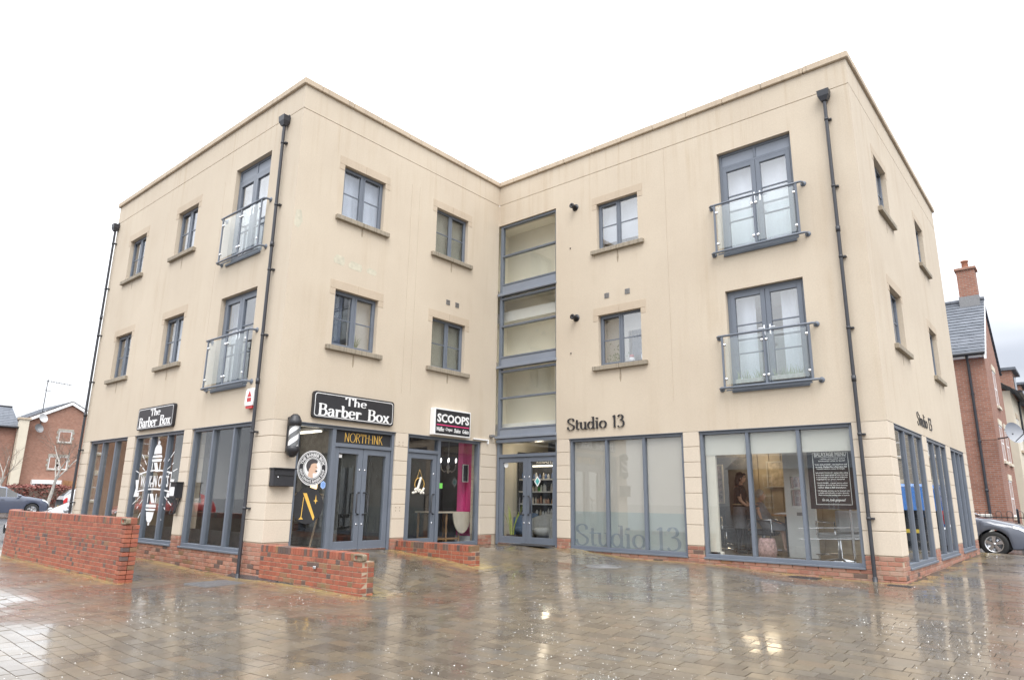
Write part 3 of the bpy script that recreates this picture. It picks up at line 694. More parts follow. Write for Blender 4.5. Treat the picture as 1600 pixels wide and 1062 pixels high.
# roof coping
def copings(F, s0, s1, n, d0=-.35, d1=.05):
    st = (s1-s0)/n
    for i in range(n):
        mb = MB(); mb.fb(F, s0+st*i+.003, s0+st*(i+1)-.003, d0, d1, 9.0+random.uniform(0, .003), 9.13+random.uniform(-.003, .003), .012); mb.build('coping_stone', 'coping', bd)
copings(L, W0-.05, .05, 11); copings(A, .353, P2-.053, 7); copings(B, -.30, P3+.05, 11); copings(E, P2+.353, P4+.05, 9)
mb = MB(); mb.box(W0+.36, -.36, .36, P4-.36, 8.62, 8.7); mb.box(-.359, P3-.36, P2+.36, P4-.36, 8.621, 8.701); mb.build('flat_roof', 'asphalt', bd)
# ground floor piers of ashlar blocks over a brick plinth
def pier(x0, x1, y0, y1, nm='pier'):
    c = MB(); c.box(x0+.011, x1-.011, y0+.011, y1-.011, .1, 2.5); o = c.build(nm, 'joint', bd)
    for a, b in zip(JZ[1:], JZ[:-1]):
        mb = MB(); mb.box(x0+random.uniform(0, .0015), x1-random.uniform(0, .0015), y0+random.uniform(0, .0015), y1, a+.0045, b-.0045, .005); mb.build('ashlar_block', 'block', o)
for a, b in ((W0, -8.6), (-6.24, -5.82), (-3.38, -3.02)): pier(a, b, 0, .3)
pier(-.61, 0, 0, .5); pier(-.3, 0, 2.72, 3.05); pier(-.3, 0, 5.25, P2+.3)
pier(1.8, 2.13, P2, P2+.3); pier(4.77, 5.09, P2, P2+.3); pier(7.73, P3, P2, 6.15)
for a, b in ((8.5, 8.92), (11.12, 11.68), (13.68, P4)): pier(P3-.3, P3, a, b)
# plinth brickwork
random.seed(21); br = []
def plinth(F, s0, s1, zb, segs, corner=0):
    """segs: list of (s0,s1) piers that rise to .45, the rest stops at .225"""
    z = .442; k = 0
    while z > zb-.05:
        if z > .26:
            for a, b in segs: course(br, F, a+.003, b-.003, z, -.002, 'brickpale', False, k % 2, .05)
        else: course(br, F, s0+.003, s1-.003, z, -.002, 'brickpale', False, k % 2, .1, .12 if z < zb+.1 else .02)
        z -= BH; k += 1
plinth(L, W0, 0, -.16, [(W0, -8.6), (-6.24, -5.82), (-3.38, -3.02), (-.61, 0)])
plinth(A, .103, P2-.05, .2, [(.103, .5), (2.72, 3.05), (5.25, P2-.05)])
plinth(B, 1.8, P3, .04, [(1.8, 2.13), (4.77, 5.09), (7.73, P3)])
plinth(E, P2+.103, P4, .06, [(P2+.103, 6.15), (8.5, 8.92), (11.12, 11.68), (13.68, P4)])
emit_bricks(bd, br, name='plinth_brick', rest='plinth_brickwork')
mb = MB(); mb.box(W0+.01, -.011, .012, .29, -.3, .2); mb.box(-.29, -.012, .012, P2, -.3, .2); mb.box(1.81, P3-.012, P2+.012, P2+.29, -.3, .2); mb.box(P3-.29, P3-.012, P2+.012, P4-.01, -.3, .2); mb.build('plinth_core', 'mortar', bd)

# windows ---------------------------------------------------------
def obar(mb, F, s0, s1, z0, z1, d0, d1, w_, ch=.004):
    mb.fb(F, s0, s0+w_, d0, d1, z0, z1, ch); mb.fb(F, s1-w_, s1, d0, d1, z0, z1, ch)
    mb.fb(F, s0+w_, s1-w_, d0, d1-.001, z0, z0+w_, ch); mb.fb(F, s0+w_, s1-w_, d0, d1-.001, z1-w_, z1, ch)
def curtain(F, s0, s1, z0, z1, d, mat, parent, amp=.02, freq=26, name='curtain'):
    mb = MB(); n = max(8, int((s1-s0)*60)); ph = random.uniform(0, 6)
    for i in range(n+1):
        s = s0+(s1-s0)*i/n; o = amp*sin(freq*s+ph+sin(s*9))
        mb.v += [F.pt(s, d+o, z0), F.pt(s, d+o*.7, z1)]
    for i in range(n): mb.f.append((2*i, 2*i+2, 2*i+3, 2*i+1)); mb.mi.append(0); mb.sm.append(True); mb.tone.append(0)
    return mb.build(name, mat, parent)
def window(F, s0, s1, z0, z1, kind, openers=(1, 1)):
    mb = MB(); d1 = -.09; d0 = -.16
    obar(mb, F, s0+.001, s1-.001, z0+.001, z1-.001, d0, d1, .038); m_ = (s0+s1)/2; mb.fb(F, m_-.022, m_+.022, d0, d1-.002, z0+.039, z1-.039, .004)
    w_ = mb.build('window', 'frame', bd)
    for k, (a, b) in enumerate(((s0+.039, m_-.023), (m_+.023, s1-.039))):
        za, zb = z0+.04, z1-.04; fwid = .036 if openers[k] else .014
        sh = MB(); obar(sh, F, a, b, za, zb, d0+.01, d1+(.006 if openers[k] else -.008), fwid)
        zm = (za+zb)/2; sh.fb(F, a+fwid, b-fwid, -.12, d1-.012, zm-.011, zm+.011)
        if openers[k]: sh.fb(F, a+.05, b-.05, d1+.006, d1+.016, zb-.034, zb-.016, .003)
        sh.build('sash', 'frame', w_)
        if openers[k]:
            tv = MB(); tv.fb(F, a+.05, b-.05, d1-.004, d1+.014, zb-.056, zb-.045); tv.build('trickle_vent', 'black', w_)
        for p, q in ((za+fwid, zm-.011), (zm+.011, zb-fwid)):
            pn = MB(); pn.fb(F, a+fwid, b-fwid, -.118, -.112, p, q); pn.build('pane', 'obscure' if kind == 'obscure' else 'upglass', w_)
    for a, b in ((s0-.125, m_), (m_, s1+.125)):
        st = MB(); st.fb(F, a+.0015, b-.0015, -.03, .006, z1-.003, z1+.17, .003); st.build('lintel_stone', 'stone', w_)
        sl = MB(); sl.fb(F, a-(.012 if a < m_ else 0)+.002, b+(.012 if b > m_ else 0)-.002, -.092, .075, z0-.095, z0-.001, .008); sl.build('sill_stone', 'sill', w_)
    for a, b in ((s0-.125, s0+.001), (s1-.001, s1+.125)):
        st = MB(); st.fb(F, a, b, -.09, .005, z1-.125, z1-.0045, .003); st.build('quoin_stone', 'stone', w_)
    fr_ = d0-.06
    if kind == 'net': curtain(F, s0-.05, s1+.05, z0-.05, z1+.05, fr_-.03, 'net', w_, .012, 30, 'net_curtain')
    if kind == 'side': curtain(F, s0-.05, s0+.35, z0-.05, z1+.05, fr_-.12, 'net', w_, .02); curtain(F, s1-.3, s1+.05, z0-.05, z1+.05, fr_-.1, 'net', w_, .02)
    if kind in ('obscure', 'blind'): curtain(F, s0-.05, s1+.05, z0-.05, z1+.05, fr_-.0, 'blind', w_, .002, 260, 'roller_blind')
    if kind == 'half': curtain(F, m_, s1+.05, z0-.05, z1+.05, fr_-.06, 'blind', w_, 0, 1, 'roller_blind'); curtain(F, s0-.05, m_-.12, z0-.05, z1+.05, fr_-.1, 'bluecurt', w_, .02)
    if kind == 'sky': curtain(F, s0-.05, s1+.05, z0+.25, z1+.05, fr_-.1, 'net', w_, .004, 8, 'net_curtain')
    if kind == 'kitchen': curtain(F, s0-.05, m_, z0-.05, z1+.05, fr_-.16, 'blind', w_, 0, 1, 'roller_blind'); curtain(F, m_, s1+.05, z1-.35, z1+.05, fr_-.14, 'blind', w_, 0, 1, 'roller_blind'); curtain(F, m_, s1+.05, z0+.25, z1-.2, fr_-.3, 'bluecurt', w_, .01)
    return w_
MT['drip'] = M('rust_drip_stain', (.33, .27, .20), .9, .2, 30); MT['patch'] = M('pale_green_repair', (.525, .49, .39), .9, .15, 9)
def stains(F, m_, z):
    q = MB(); h = random.uniform(.16, .3); q.prism(F, [(m_-.012, z), (m_+.012, z), (m_+.028, z-h*.55), (m_+.012, z-h*.95), (m_-.004, z-h), (m_-.022, z-h*.7)], -.01, .0016)
    for e in (-1, 1):
        if random.random() < .6: h = random.uniform(.06, .14); q.prism(F, [(m_+e*.6, z), (m_+e*.6+.014, z), (m_+e*.6+.006, z-h)], -.01, .0016)
    tag(q.build('drip_stain', 'drip', bd), kind='stuff')
kinds = {('L', 0): ('side', 'side'), ('L', 1): ('sky', 'side'), ('A', 0): ('net', 'half'), ('A', 1): ('obscure', 'obscure'), ('B', 0): ('sky', 'kitchen'), ('E', 0): ('net', 'net'), ('E', 1): ('net', 'net')}
for k, (F, ws) in WIN.items():
    for i, (a, b) in enumerate(ws):
        op = (1, 0) if k == 'B' else (0, 1) if (k, i) == ('A', 1) else (1, 1)
        window(F, a, b, *UP, kinds[k, i][0], op); window(F, a, b, *LO, kinds[k, i][1], op); stains(F, (a+b)/2, 6.504); stains(F, (a+b)/2, 3.894)

def french(F, s0, s1, z0, z1, kind):
    mb = MB(); d0, d1 = -.17, -.09
    zt = z1-.29 if z1-z0 > 2 else z1
    obar(mb, F, s0+.001, s1-.001, z0+.001, z1-.001, d0, d1, .055); m_ = (s0+s1)/2
    if zt < z1: mb.fb(F, s0+.055, s1-.055, d0, d1-.002, zt-.025, zt+.03, .004); mb.fb(F, m_-.025, m_+.025, d0, d1-.003, zt+.031, z1-.056, .004)
    w_ = mb.build('french_window', 'frame', bd)
    if zt < z1:
        for a, b in ((s0+.056, m_-.026), (m_+.026, s1-.056)):
            pn = MB(); pn.fb(F, a, b, d0+.02, d1-.02, zt+.031, z1-.056); pn.build('top_panel', 'frame2', w_)
    top = zt-.026 if zt < z1 else z1-.056
    for a, b in ((s0+.056, m_-.003), (m_+.003, s1-.056)):
        sh = MB(); obar(sh, F, a, b, z0+.057, top, d0+.01, d1+.005, .085); h = (top-z0-.227)/3
        z_a = z0+.142
        for q in (1, 2): sh.fb(F, a+.085, b-.085, -.13, d1-.012, z_a+h*q-.011, z_a+h*q+.011)
        sh.build('door_leaf', 'frame', w_)
        for q in range(3):
            pn = MB(); pn.fb(F, a+.085, b-.085, -.122, -.116, z_a+h*q+(.011 if q else 0), z_a+h*(q+1)-(.011 if q < 2 else 0)); pn.build('pane', 'upglass', w_)
        hd = MB(); e = b-.05 if b < m_+.01 else a+.05; hd.fb(F, e-.015, e+.015, d1+.01, d1+.018, z0+.95, z0+1.15, .004); hd.fb(F, min(e, e-.1 if b < m_+.01 else e), max(e, e+.1 if b > m_+.01 else e), d1+.03, d1+.045, z0+1.08, z0+1.1, .003); hd.build('handle', 'chrome', w_)
    sl = MB(); sl.fb(F, s0+.03, s1-.03, -.09, .03, z0-.05, z0+.0, .006); sl.build('sill', 'frame', w_)
    if kind == 'net': curtain(F, s0-.05, s1+.05, z0-.05, z1+.05, -.3, 'net', w_, .012, 24, 'net_curtain')
    else:
        curtain(F, s0-.05, s0+.45, z0-.05, z1+.05, -.3, 'net', w_, .02); curtain(F, s1-.5, s1+.05, z0-.05, z1+.05, -.32, 'net', w_, .02)
    # balcony guard
    zr, zb = (z0+1.0, z0+.03); dr = .13
    g = MB(); e0, e1 = s0-.16, s1+.16
    for z in (zr, zb):
        if z == zb: bal = g.build('balcony_guard', 'frame', bd); g = MB()
        g.tube([F.pt(e0, .004, z), F.pt(e0, dr-.03, z), F.pt(e0+.03, dr, z), F.pt(e1-.03, dr, z), F.pt(e1, dr-.03, z), F.pt(e1, .004, z)], .021, 10)
        for e in (e0, e1): g.lathe([(0, .016), (.045, .016), (.05, .01), (.05, 0)], F.pt(e, 0, z), F.pt(0, 1, 0) if F.kind == 'x' and False else (Vector(F.pt(0, 1, 0))-Vector(F.pt(0, 0, 0))), 16)
    g.build('bottom_rail', 'frame', bal)
    ps = (e0+.1, m_, e1-.1)
    for p in ps:
        q = MB(); q.fb(F, p-.019, p+.019, dr-.012, dr+.012, zb+.01, zr-.01, .003); q.build('post', 'frame', bal)
    q = MB(); q.fb(F, e0+.12, e1-.12, dr-.03, dr-.012, zb-.055, zb-.03, .002); q.build('bottom_bar', 'frame', bal)
    for a, b in ((ps[0], ps[1]), (ps[1], ps[2])):
        q = MB(); q.fb(F, a+.045, b-.045, dr-.004, dr+.004, zb+.06, zr-.05); q.build('glass_panel', 'bglass', bal)
        for p, sg in ((a, 1), (b, -1)):
            for z in (zb+.16, zr-.17):
                q = MB(); q.lathe([(0, .02), (.022, .02), (.026, .012), (.026, -.012), (0, -.012)], F.pt(p+sg*.04, dr, z), Vector(F.pt(0, 1, 0))-Vector(F.pt(0, 0, 0)), 12); q.build('clamp', 'chrome', bal)
    return w_
french(L, -2.44, -1.04, *FZ[0], 'net'); french(L, -2.44, -1.04, *FZ[1], 'side')
french(B, 5.77, 7.19, *FZ[0], 'net'); french(B, 5.77, 7.19, *FZ[1], 'net2')

# stair glazing ------------------------------------------------------
mb = MB(); F = B; d0, d1 = -.14, -.035
mb.fb(F, .035, .105, d0, d1, 2.62, 7.93, .004); mb.fb(F, 1.745, 1.789, d0, d1, 2.62, 7.93, .004)
lev = [(7.93, 7.12, 6.37, 6.12), (6.03, 5.31, 4.54, 4.31), (4.22, 3.55, 2.835, 2.64)]
for a, t, p, l_ in lev:
    mb.fb(F, .106, 1.744, d0, d1-.001, a-.05, a-.002, .003); mb.fb(F, .106, 1.744, d0, d1-.001, t-.02, t+.02, .003); mb.fb(F, .106, 1.744, d0, d1-.001, p-.02, p+.02, .003)
sg = mb.build('stair_glazing', 'frame', bd)
for a, t, p, l_ in lev:
    for z0, z1 in ((t+.02, a-.05), (p+.02, t-.02)):
        q = MB(); q.fb(F, .106, 1.744, -.085, -.078, z0, z1); q.build('pane', 'glass', sg)
    q = MB(); q.fb(F, .106, 1.744, -.13, -.045, l_+.02, p-.026, .003); q.build('spandrel_panel', 'frame2', sg)
    q = MB(); q.fb(F, .012, 1.8, -.12, .03, l_-.045, l_+.018, .006); q.build('ledge', 'frame2', sg)

# shopfronts -----------------------------------------------------------
def cill(F, s0, s1, parent):
    q = MB(); q.fb(F, s0-.0, s1+.0, -.16, .02, .228, .262, .004); q.build('cill', 'frame', parent)
def shopfront(F, s0, s1, mull, z0=.262, z1=2.49, dep=.13, glass='glass', d1=-.04, gd=.07):
    mb = MB(); d0 = d1-dep
    obar(mb, F, s0+.001, s1-.001, z0, z1, d0, d1, .055)
    for m_ in mull: mb.fb(F, m_-.028, m_+.028, d0, d1-.002, z0+.056, z1-.056, .004)
    w_ = mb.build('shopfront', 'frame', bd); cill(F, s0, s1, w_)
    hd = MB(); hd.fb(F, s0-.002, s1+.002, -.3, 0.004, z1+.001, 2.502); hd.build('head_trim', 'frame', w_)
    e = [s0+.056]+[x for m_ in mull for x in (m_-.028, m_+.028)]+[s1-.056]
    for a, b in zip(e[::2], e[1::2]):
        q = MB(); q.fb(F, a, b, d1-gd, d1-gd+.008, z0+.056, z1-.056); q.build('pane', glass, w_)
    return w_
sfA = shopfront(L, -8.6, -6.24, (-7.82, -7.03)); sfB = shopfront(L, -5.82, -3.38, (-5.02, -4.2)); sfC = shopfront(L, -3.02, -.61, (-2.22, -1.41))
st1 = shopfront(B, 2.13, 4.77, (3.03, 3.9)); st2 = shopfront(B, 5.09, 7.73, (5.98, 6.86))
es = [shopfront(E, 6.15, 8.5, (6.95, 7.72), d1=-.012, gd=.05), shopfront(E, 8.92, 11.12, (9.67, 10.4), d1=-.012, gd=.05), shopfront(E, 11.68, 13.68, (12.36, 13.02), d1=-.012, gd=.05)]
def dhandle(F, s, d, z0, z1, bend, parent):
    q = MB(); q.tube([F.pt(s, d, z0), F.pt(s, d+.045, z0), F.pt(s+bend, d+.06, z0+.03), F.pt(s+bend, d+.06, z1-.03), F.pt(s, d+.045, z1), F.pt(s, d, z1)], .013, 8); q.build('pull_handle', 'black', parent)
def leaf(F, s0, s1, z0, z1, hs, bend, glass='glass', d0=-.15, d1=-.07):
    mb = MB(); w_ = .105; mb.fb(F, s0, s0+w_, d0, d1, z0, z1, .004); mb.fb(F, s1-w_, s1, d0, d1, z0, z1, .004); mb.fb(F, s0+w_, s1-w_, d0, d1-.001, z0, z0+.16, .004); mb.fb(F, s0+w_, s1-w_, d0, d1-.001, z1-.11, z1, .004)
    o = mb.build('door', 'frame', bd)
    q = MB(); q.fb(F, s0+w_, s1-w_, -.116, -.108, z0+.16, z1-.11); q.build('pane', glass, o)
    dhandle(F, hs, d1, .9, 1.3, bend, o)
    for z in (1.72, .72):
        q = MB(); q.lathe([(0, .008), (.014, .008), (.018, 0)], F.pt(hs, d1, z), Vector(F.pt(0, 1, 0))-Vector(F.pt(0, 0, 0)), 10); q.build('lock', 'chrome', o)
    q = MB(); q.fb(F, s0+.01, s1-.01, d1, d1+.02, z0-.015, z0+.02, .003); q.build('threshold', 'steel', o)
    return o
def doorframe(F, s0, s1, posts, tz, z0=.235, z1=2.49, extra=()):
    mb = MB(); d0, d1 = -.17, -.04
    mb.fb(F, s0+.001, s0+.06, d0, d1, z0, z1, .004); mb.fb(F, s1-.06, s1-.001, d0, d1, z0, z1, .004); mb.fb(F, s0+.061, s1-.061, d0, d1-.001, z1-.05, z1, .004)
    for p in posts: mb.fb(F, p-.04, p+.04, d0, d1-.002, z0, z1-.051, .004)
    for a, b, z in tz: mb.fb(F, a, b, d0, d1-.003, z-.035, z+.035, .004)
    w_ = mb.build('shopfront', 'frame', bd)
    hd = MB(); hd.fb(F, s0-.002, s1+.002, -.3, .004, z1+.001, 2.502); hd.build('head_trim', 'frame', w_)
    return w_
# barber shop: side light, double doors, fanlight
bf = doorframe(A, .5, 2.72, (1.29,), [(1.33, 2.66, 2.16)], .235)
q = MB(); q.fb(A, .56, 1.25, -.11, -.102, .32, 2.44); q.build('pane', 'glass', bf); q = MB(); q.fb(A, .56, 1.25, -.16, -.05, .235, .32, .004); q.build('bottom_rail', 'frame', bf)
q = MB(); q.fb(A, 1.33, 2.66, -.11, -.1, 2.195, 2.44); q.build('fanlight_panel', 'black2', bf)
leaf(A, 1.335, 1.99, .26, 2.12, 1.93, -.07); leaf(A, 1.997, 2.655, .26, 2.12, 2.055, .07)
# ice cream shop: door on the left, window on the right
sf = doorframe(A, 3.05, 5.25, (3.98,), [(3.11, 3.94, 2.17)], .235)
q = MB(); q.fb(A, 3.11, 3.94, -.11, -.102, 2.205, 2.44); q.build('pane', 'glass', sf); q = MB(); q.fb(A, 4.02, 5.19, -.11, -.102, .32, 2.44); q.build('pane', 'glass', sf); q = MB(); q.fb(A, 4.02, 5.19, -.16, -.05, .235, .32, .004); q.build('bottom_rail', 'frame', sf)
leaf(A, 3.115, 3.935, .26, 2.13, 3.86, -.09)
# stair entrance
en = doorframe(B, .03, 1.8, (), [(.09, 1.74, 2.2)], .235, 2.58)
q = MB(); q.fb(B, .09, 1.74, -.11, -.102, 2.235, 2.52); q.build('pane', 'glass', en)
leaf(B, .095, .905, .26, 2.16, .84, -.08); leaf(B, .912, 1.735, .26, 2.16, .985, .08)

for a, b, c, d in ((.95, 1.2, 5.62, 5.78), (1.3, 1.62, 5.6, 5.74), (1.74, 1.98, 5.62, 5.72)):
    q = MB(); q.prism(A, [(a, c), (b-.04, c-.02), (b, c+.05), (b-.03, d), (a+.05, d+.02), (a-.02, (c+d)/2)], -.01, .0015); q.build('repair_patch', 'patch', bd)
q = MB(); q.prism(A, [(.02, 6.1), (.12, 6.05), (.2, 6.2), (.15, 6.42), (.05, 6.4)], -.01, .0015); q.build('repair_patch', 'patch', bd)
# rainwater pipes
def pipe(F, s, zb, d=.075):
    q = MB(); q.tube([F.pt(s, d, 8.3), F.pt(s, d, zb+.02)], .03, 12); o = q.build('drainpipe', 'pipe', bd)
    h = MB(); c = .1
    vs = [F.pt(s+a*w_, d+b*v, z) for z, w_, v in ((8.46, .1, .085), (8.35, .092, .076), (8.26, .05, .045)) for a, b in ((-1, -.75), (1, -.75), (1, 1), (-1, 1))]
    fs = [(i*4+k, i*4+(k+1) % 4, (i+1)*4+(k+1) % 4, (i+1)*4+k) for i in range(2) for k in range(4)]+[(0, 3, 2, 1), (8, 9, 10, 11)]
    h.add(vs, fs); h.fb(F, s-.05, s+.05, 0, .02, 8.45, 8.52); h.build('hopper_head', 'pipe', o)
    for z in (7.9, 6.6, 5.3, 4.05, 2.3, 1.0):
        k = MB(); k.lathe([(.03, -.022), (.036, -.022), (.036, .022), (.03, .022)], F.pt(s, d, z), n=12); k.fb(F, s-.012, s+.075, d-.075, d-.02, z-.014, z+.014, .003); k.build('bracket', 'pipe', o)
    for z in (5.8, 3.2):
        k = MB(); k.lathe([(.03, -.05), (.038, -.05), (.038, .05), (.03, .05)], F.pt(s, d, z), n=12); k.build('socket', 'pipe', o)
    k = MB(); k.lathe([(.03, .07), (.038, .06), (.038, .0), (.055, -.01)], F.pt(s, d, zb), n=12); k.build('shoe', 'pipe', o)
pipe(L, -.53, -.13); pipe(L, -9.03, -.06); pipe(B, 7.86, .07)
# flues and air vents
for z in (7.79, 5.15):
    q = MB(); n_ = Vector((0, -1, 0)); q.lathe([(.0, .005), (.085, .005), (.085, 0)], B.pt(2.35, 0, z), n_, 16); o = q.build('boiler_flue', 'black', bd)
    q = MB(); q.lathe([(.05, 0), (.05, .13), (.06, .135), (.06, .16), (.03, .16), (0, .12)], B.pt(2.35, .005, z), n_, 16); q.build('flue_pipe', 'black', o)
def vent(F, s, z):
    q = MB(); obar(q, F, s-.055, s+.055, z-.055, z+.055, -.01, .012, .012, 0)
    for k in range(4): q.fb(F, s-.042, s+.042, -.004, .008, z-.035+k*.022, z-.022+k*.022)
    o = q.build('air_vent', 'galv', bd); q = MB(); q.fb(F, s-.042, s+.042, -.012, -.004+.003, z-.042, z+.042); q.build('vent_back', 'black2', o)
for s in (3.15, 3.66): vent(B, s, 5.52)
for s in (4.02, 4.31): vent(A, s, 5.54)
for F, s in ((B, 2.2), ):
    for z in (6.83, 4.37):
        q = MB(); q.lathe([(0, .02), (.012, .02), (.016, 0)], B.pt(s, 0, z), (0, -1, 0), 8); q.build('overflow_pipe', 'black', bd)
# small white downpipe stub and bracket by the stair entrance
q = MB(); q.fb(A, 4.95, 5.45, .002, .05, 2.53, 2.56, .004); q.fb(A, 5.42, 5.45, .002, .05, 2.46, 2.53, .004); q.build('white_conduit', 'white', bd)
q = MB(); q.fb(A, 5.5, 5.6, .002, .1, 2.62, 2.68, .006); q.build('door_light', 'galv', bd)
# bolt holes left in the piers
for F, s, zz in ((A, 2.86, (2.28, 1.0)), ):
    for z in zz:
        q = MB()
        for a in (-.05, .05):
            for b in (-.03, .03): q.lathe([(0, .002), (.009, .002), (.01, 0)], F.pt(s+a, .0015, z+b), (1, 0, 0), 8)
        tag(q.build('bolt_holes', 'brickmoss', bd), kind=None)

# ------------------------------------------------------------------ signs
def rrect(s0, s1, z0, z1, c):
    return [(s0+c, z0), (s1-c, z0), (s1-c*.3, z0+c*.3), (s1, z0+c), (s1, z1-c), (s1-c*.3, z1-c*.3), (s1-c, z1), (s0+c, z1), (s0+c*.3, z1-c*.3), (s0, z1-c), (s0, z0+c), (s0+c*.3, z0+c*.3)]
def barber_sign(F, s0, s1, label):
    t = thing('shop_sign', label, 'sign', F.pt(s0, 0, 2.59), 'black barber shop signs')
    z0, z1 = 2.6, 3.085
    q = MB(); q.prism(F, rrect(s0, s1, z0, z1, .05), .004, .06); q.build('board', 'black', t)
    a = rrect(s0+.03, s1-.03, z0+.03, z1-.03, .045); b = rrect(s0+.042, s1-.042, z0+.042, z1-.042, .042); n = len(a)
    q = MB(); q.add([F.pt(p[0], .064, p[1]) for p in a]+[F.pt(p[0], .064, p[1]) for p in b], [(i, (i+1) % n, (i+1) % n+n, i+n) for i in range(n)]); q.build('border', 'white', t)
    m_ = (s0+s1)/2; w_ = s1-s0
    q = MB(); lettering(q, F, 'The', m_-.13*w_, m_+.14*w_, 2.885, 3.035, .055, .066, .15, .075, .085, gap=.05); q.build('lettering', 'white', t)
    q = MB(); lettering(q, F, 'Barber', s0+.06*w_, s0+.575*w_, 2.655, 2.865, .055, .066, .175, .075, .085, gap=.03); q.build('lettering', 'white', t); q = MB(); lettering(q, F, 'Box', s0+.655*w_, s0+.945*w_, 2.655, 2.865, .055, .066, .175, .075, .085, gap=.03); q.build('lettering', 'white', t)
barber_sign(L, -5.65, -3.84, 'black board with white barber shop lettering over the walk-in cuts window')
barber_sign(A, .71, 2.58, 'black board with white barber shop lettering over the grey double doors')
t = thing('shop_sign', 'projecting black box sign with white ice cream parlour name and pink line', 'sign', A.pt(3.7, 0, 2.5))
q = MB(); q.fb(A, 3.62, 4.72, .004, .15, 2.53, 3.1, .006); q.build('case', 'white', t)
q = MB(); q.fb(A, 3.65, 4.69, .15, .154, 2.56, 3.07); q.build('face_panel', 'black', t)
q = MB(); plain_text(q, A, 'SCOOPS', 3.69, 4.66, 2.80, 2.985, .153, .16, 0, .03); q.build('lettering', 'white', t)
q = MB(); q.fb(A, 3.68, 4.66, .154, .157, 2.735, 2.755); q.build('pink_line', M('pink_print', (.75, .05, .2), .4, 0), t)
for k, (tx, a, b) in enumerate((('Waffles', 3.68, 3.9), ('Crepes', 3.95, 4.15), ('Shakes', 4.2, 4.4), ('Gelato', 4.46, 4.66))): q = MB(); plain_text(q, A, tx, a, b, 2.61, 2.70, .153, .158, 0, .012, .25); q.build('small_lettering', 'white', t)
t = thing('wall_lettering', 'dark serif salon name fixed to the wall above the frosted window', 'sign', B.pt(2.1, 0, 2.7))
q = MB(); lettering(q, B, 'Studio', 2.1, 3.11, 2.685, 2.93, .01, .03, .12, .04, .085, gap=.03); q.build('lettering', 'black', t); q = MB(); lettering(q, B, '13', 3.225, 3.53, 2.685, 2.93, .01, .03, .125, .04, .09, gap=.02); q.build('lettering', 'black', t)
t = thing('wall_lettering', 'thin dark salon name fixed to the right end wall above the windows', 'sign', E.pt(8.1, 0, 2.7))
q = MB(); lettering(q, E, 'Studio', 8.2, 9.2, 2.67, 2.915, .0, .012, .07, .025, .06, gap=.03); q.build('lettering', 'castiron', t); q = MB(); lettering(q, E, '13', 9.32, 9.66, 2.67, 2.915, .0, .012, .07, .025, .06, gap=.02); q.build('lettering', 'pipe', t)
# gold name over the barber doors
t = thing('fanlight_sign', 'gold art deco lettering on black over the barber double doors', 'sign', A.pt(1.5, -.1, 2.2))
q = MB(); lettering(q, A, 'NORTH.INK', 1.55, 2.47, 2.23, 2.4, -.1, -.096, .075, .03, 0, gap=.03); q.build('lettering', 'gold', t)

# stickers on the barber side light (on the outer face of the glass)
dg = -.1015
def disc(F, cs, cz, r, n=40, k=1): return [(cs+r*cos(2*pi*i/n)*k, cz+r*sin(2*pi*i/n)) for i in range(n)]
t = thing('window_sticker', 'round white and black barber crest with a man in profile', 'sticker', A.pt(.9, dg, 1.7))
q = MB(); q.prism(A, disc(A, .91, 1.71, .31), dg, dg+.002); q.build('white_disc', 'white', t)
def ring(F, cs, cz, ra, rb, d, n=48):
    q = MB(); vs = [F.pt(cs+r*cos(2*pi*i/n), d, cz+r*sin(2*pi*i/n)) for r in (ra, rb) for i in range(n)]
    q.add(vs, [(i, (i+1) % n, (i+1) % n+n, i+n) for i in range(n)]); return q
ring(A, .91, 1.71, .295, .285, dg+.0027).build('outer_ring', 'black', t); ring(A, .91, 1.71, .275, .195, dg+.0028).build('black_band', 'black', t); ring(A, .91, 1.71, .183, .175, dg+.0027).build('inner_ring', 'black', t)
class Arc:                    # maps text onto a circle on a face
    def __init__(s, F, cs, cz, r, a0, sgn): s.F, s.cs, s.cz, s.r, s.a0, s.g = F, cs, cz, r, a0, sgn
    def pt(s, x, d, z):
        r = s.r+(z if s.g < 0 else -z); a = s.a0+s.g*x/s.r
        return s.F.pt(s.cs+r*cos(a), d, s.cz+r*sin(a))
q = MB(); ar = Arc(A, .91, 1.71, .235, pi/2, -1); plain_text(q, ar, 'THE BARBER BOX', -.31, .31, -.028, .028, dg+.0028, dg+.0038, 0, .03)
ar = Arc(A, .91, 1.71, .235, -pi/2, 1); plain_text(q, ar, "GENTLEMAN'S BARBER SHOP", -.35, .35, -.026, .026, dg+.0028, dg+.0038, 0, .02); q.build('ring_lettering', 'white', t)
hx = lambda p: [(.91+a*.17, 1.71+b*.17) for a, b in p]
q = MB(); q.prism(A, hx(crom([(-.5, -.85), (-.42, -.3), (-.62, .05), (-.5, .5), (0, .72), (.45, .62), (.5, .3), (.62, .0), (.5, -.05), (.56, -.3), (.5, -.5), (.1, -.55), (.12, -1.0), (-.2, -.95)], 4)), dg+.002, dg+.0032); q.build('face', M('sticker_skin', (.66, .45, .33), .5, 0), t)
q = MB(); q.prism(A, hx(crom([(-.6, -.3), (-.78, .2), (-.6, .7), (-.1, .98), (.5, .85), (.56, .55), (.1, .5), (-.2, .35), (-.28, .05), (-.4, -.1), (-.45, -.4)], 4)), dg+.002, dg+.0036); q.build('hair', M('sticker_hair', (.06, .055, .06), .5, 0), t)
q = MB(); q.prism(A, hx([(.3, -.28), (.5, -.2), (.64, -.32), (.55, -.38), (.4, -.36)]), dg+.002, dg+.004); q.prism(A, hx([(.3, .12), (.48, .16), (.48, .08)]), dg+.002, dg+.004); q.build('moustache', 'black2', t)
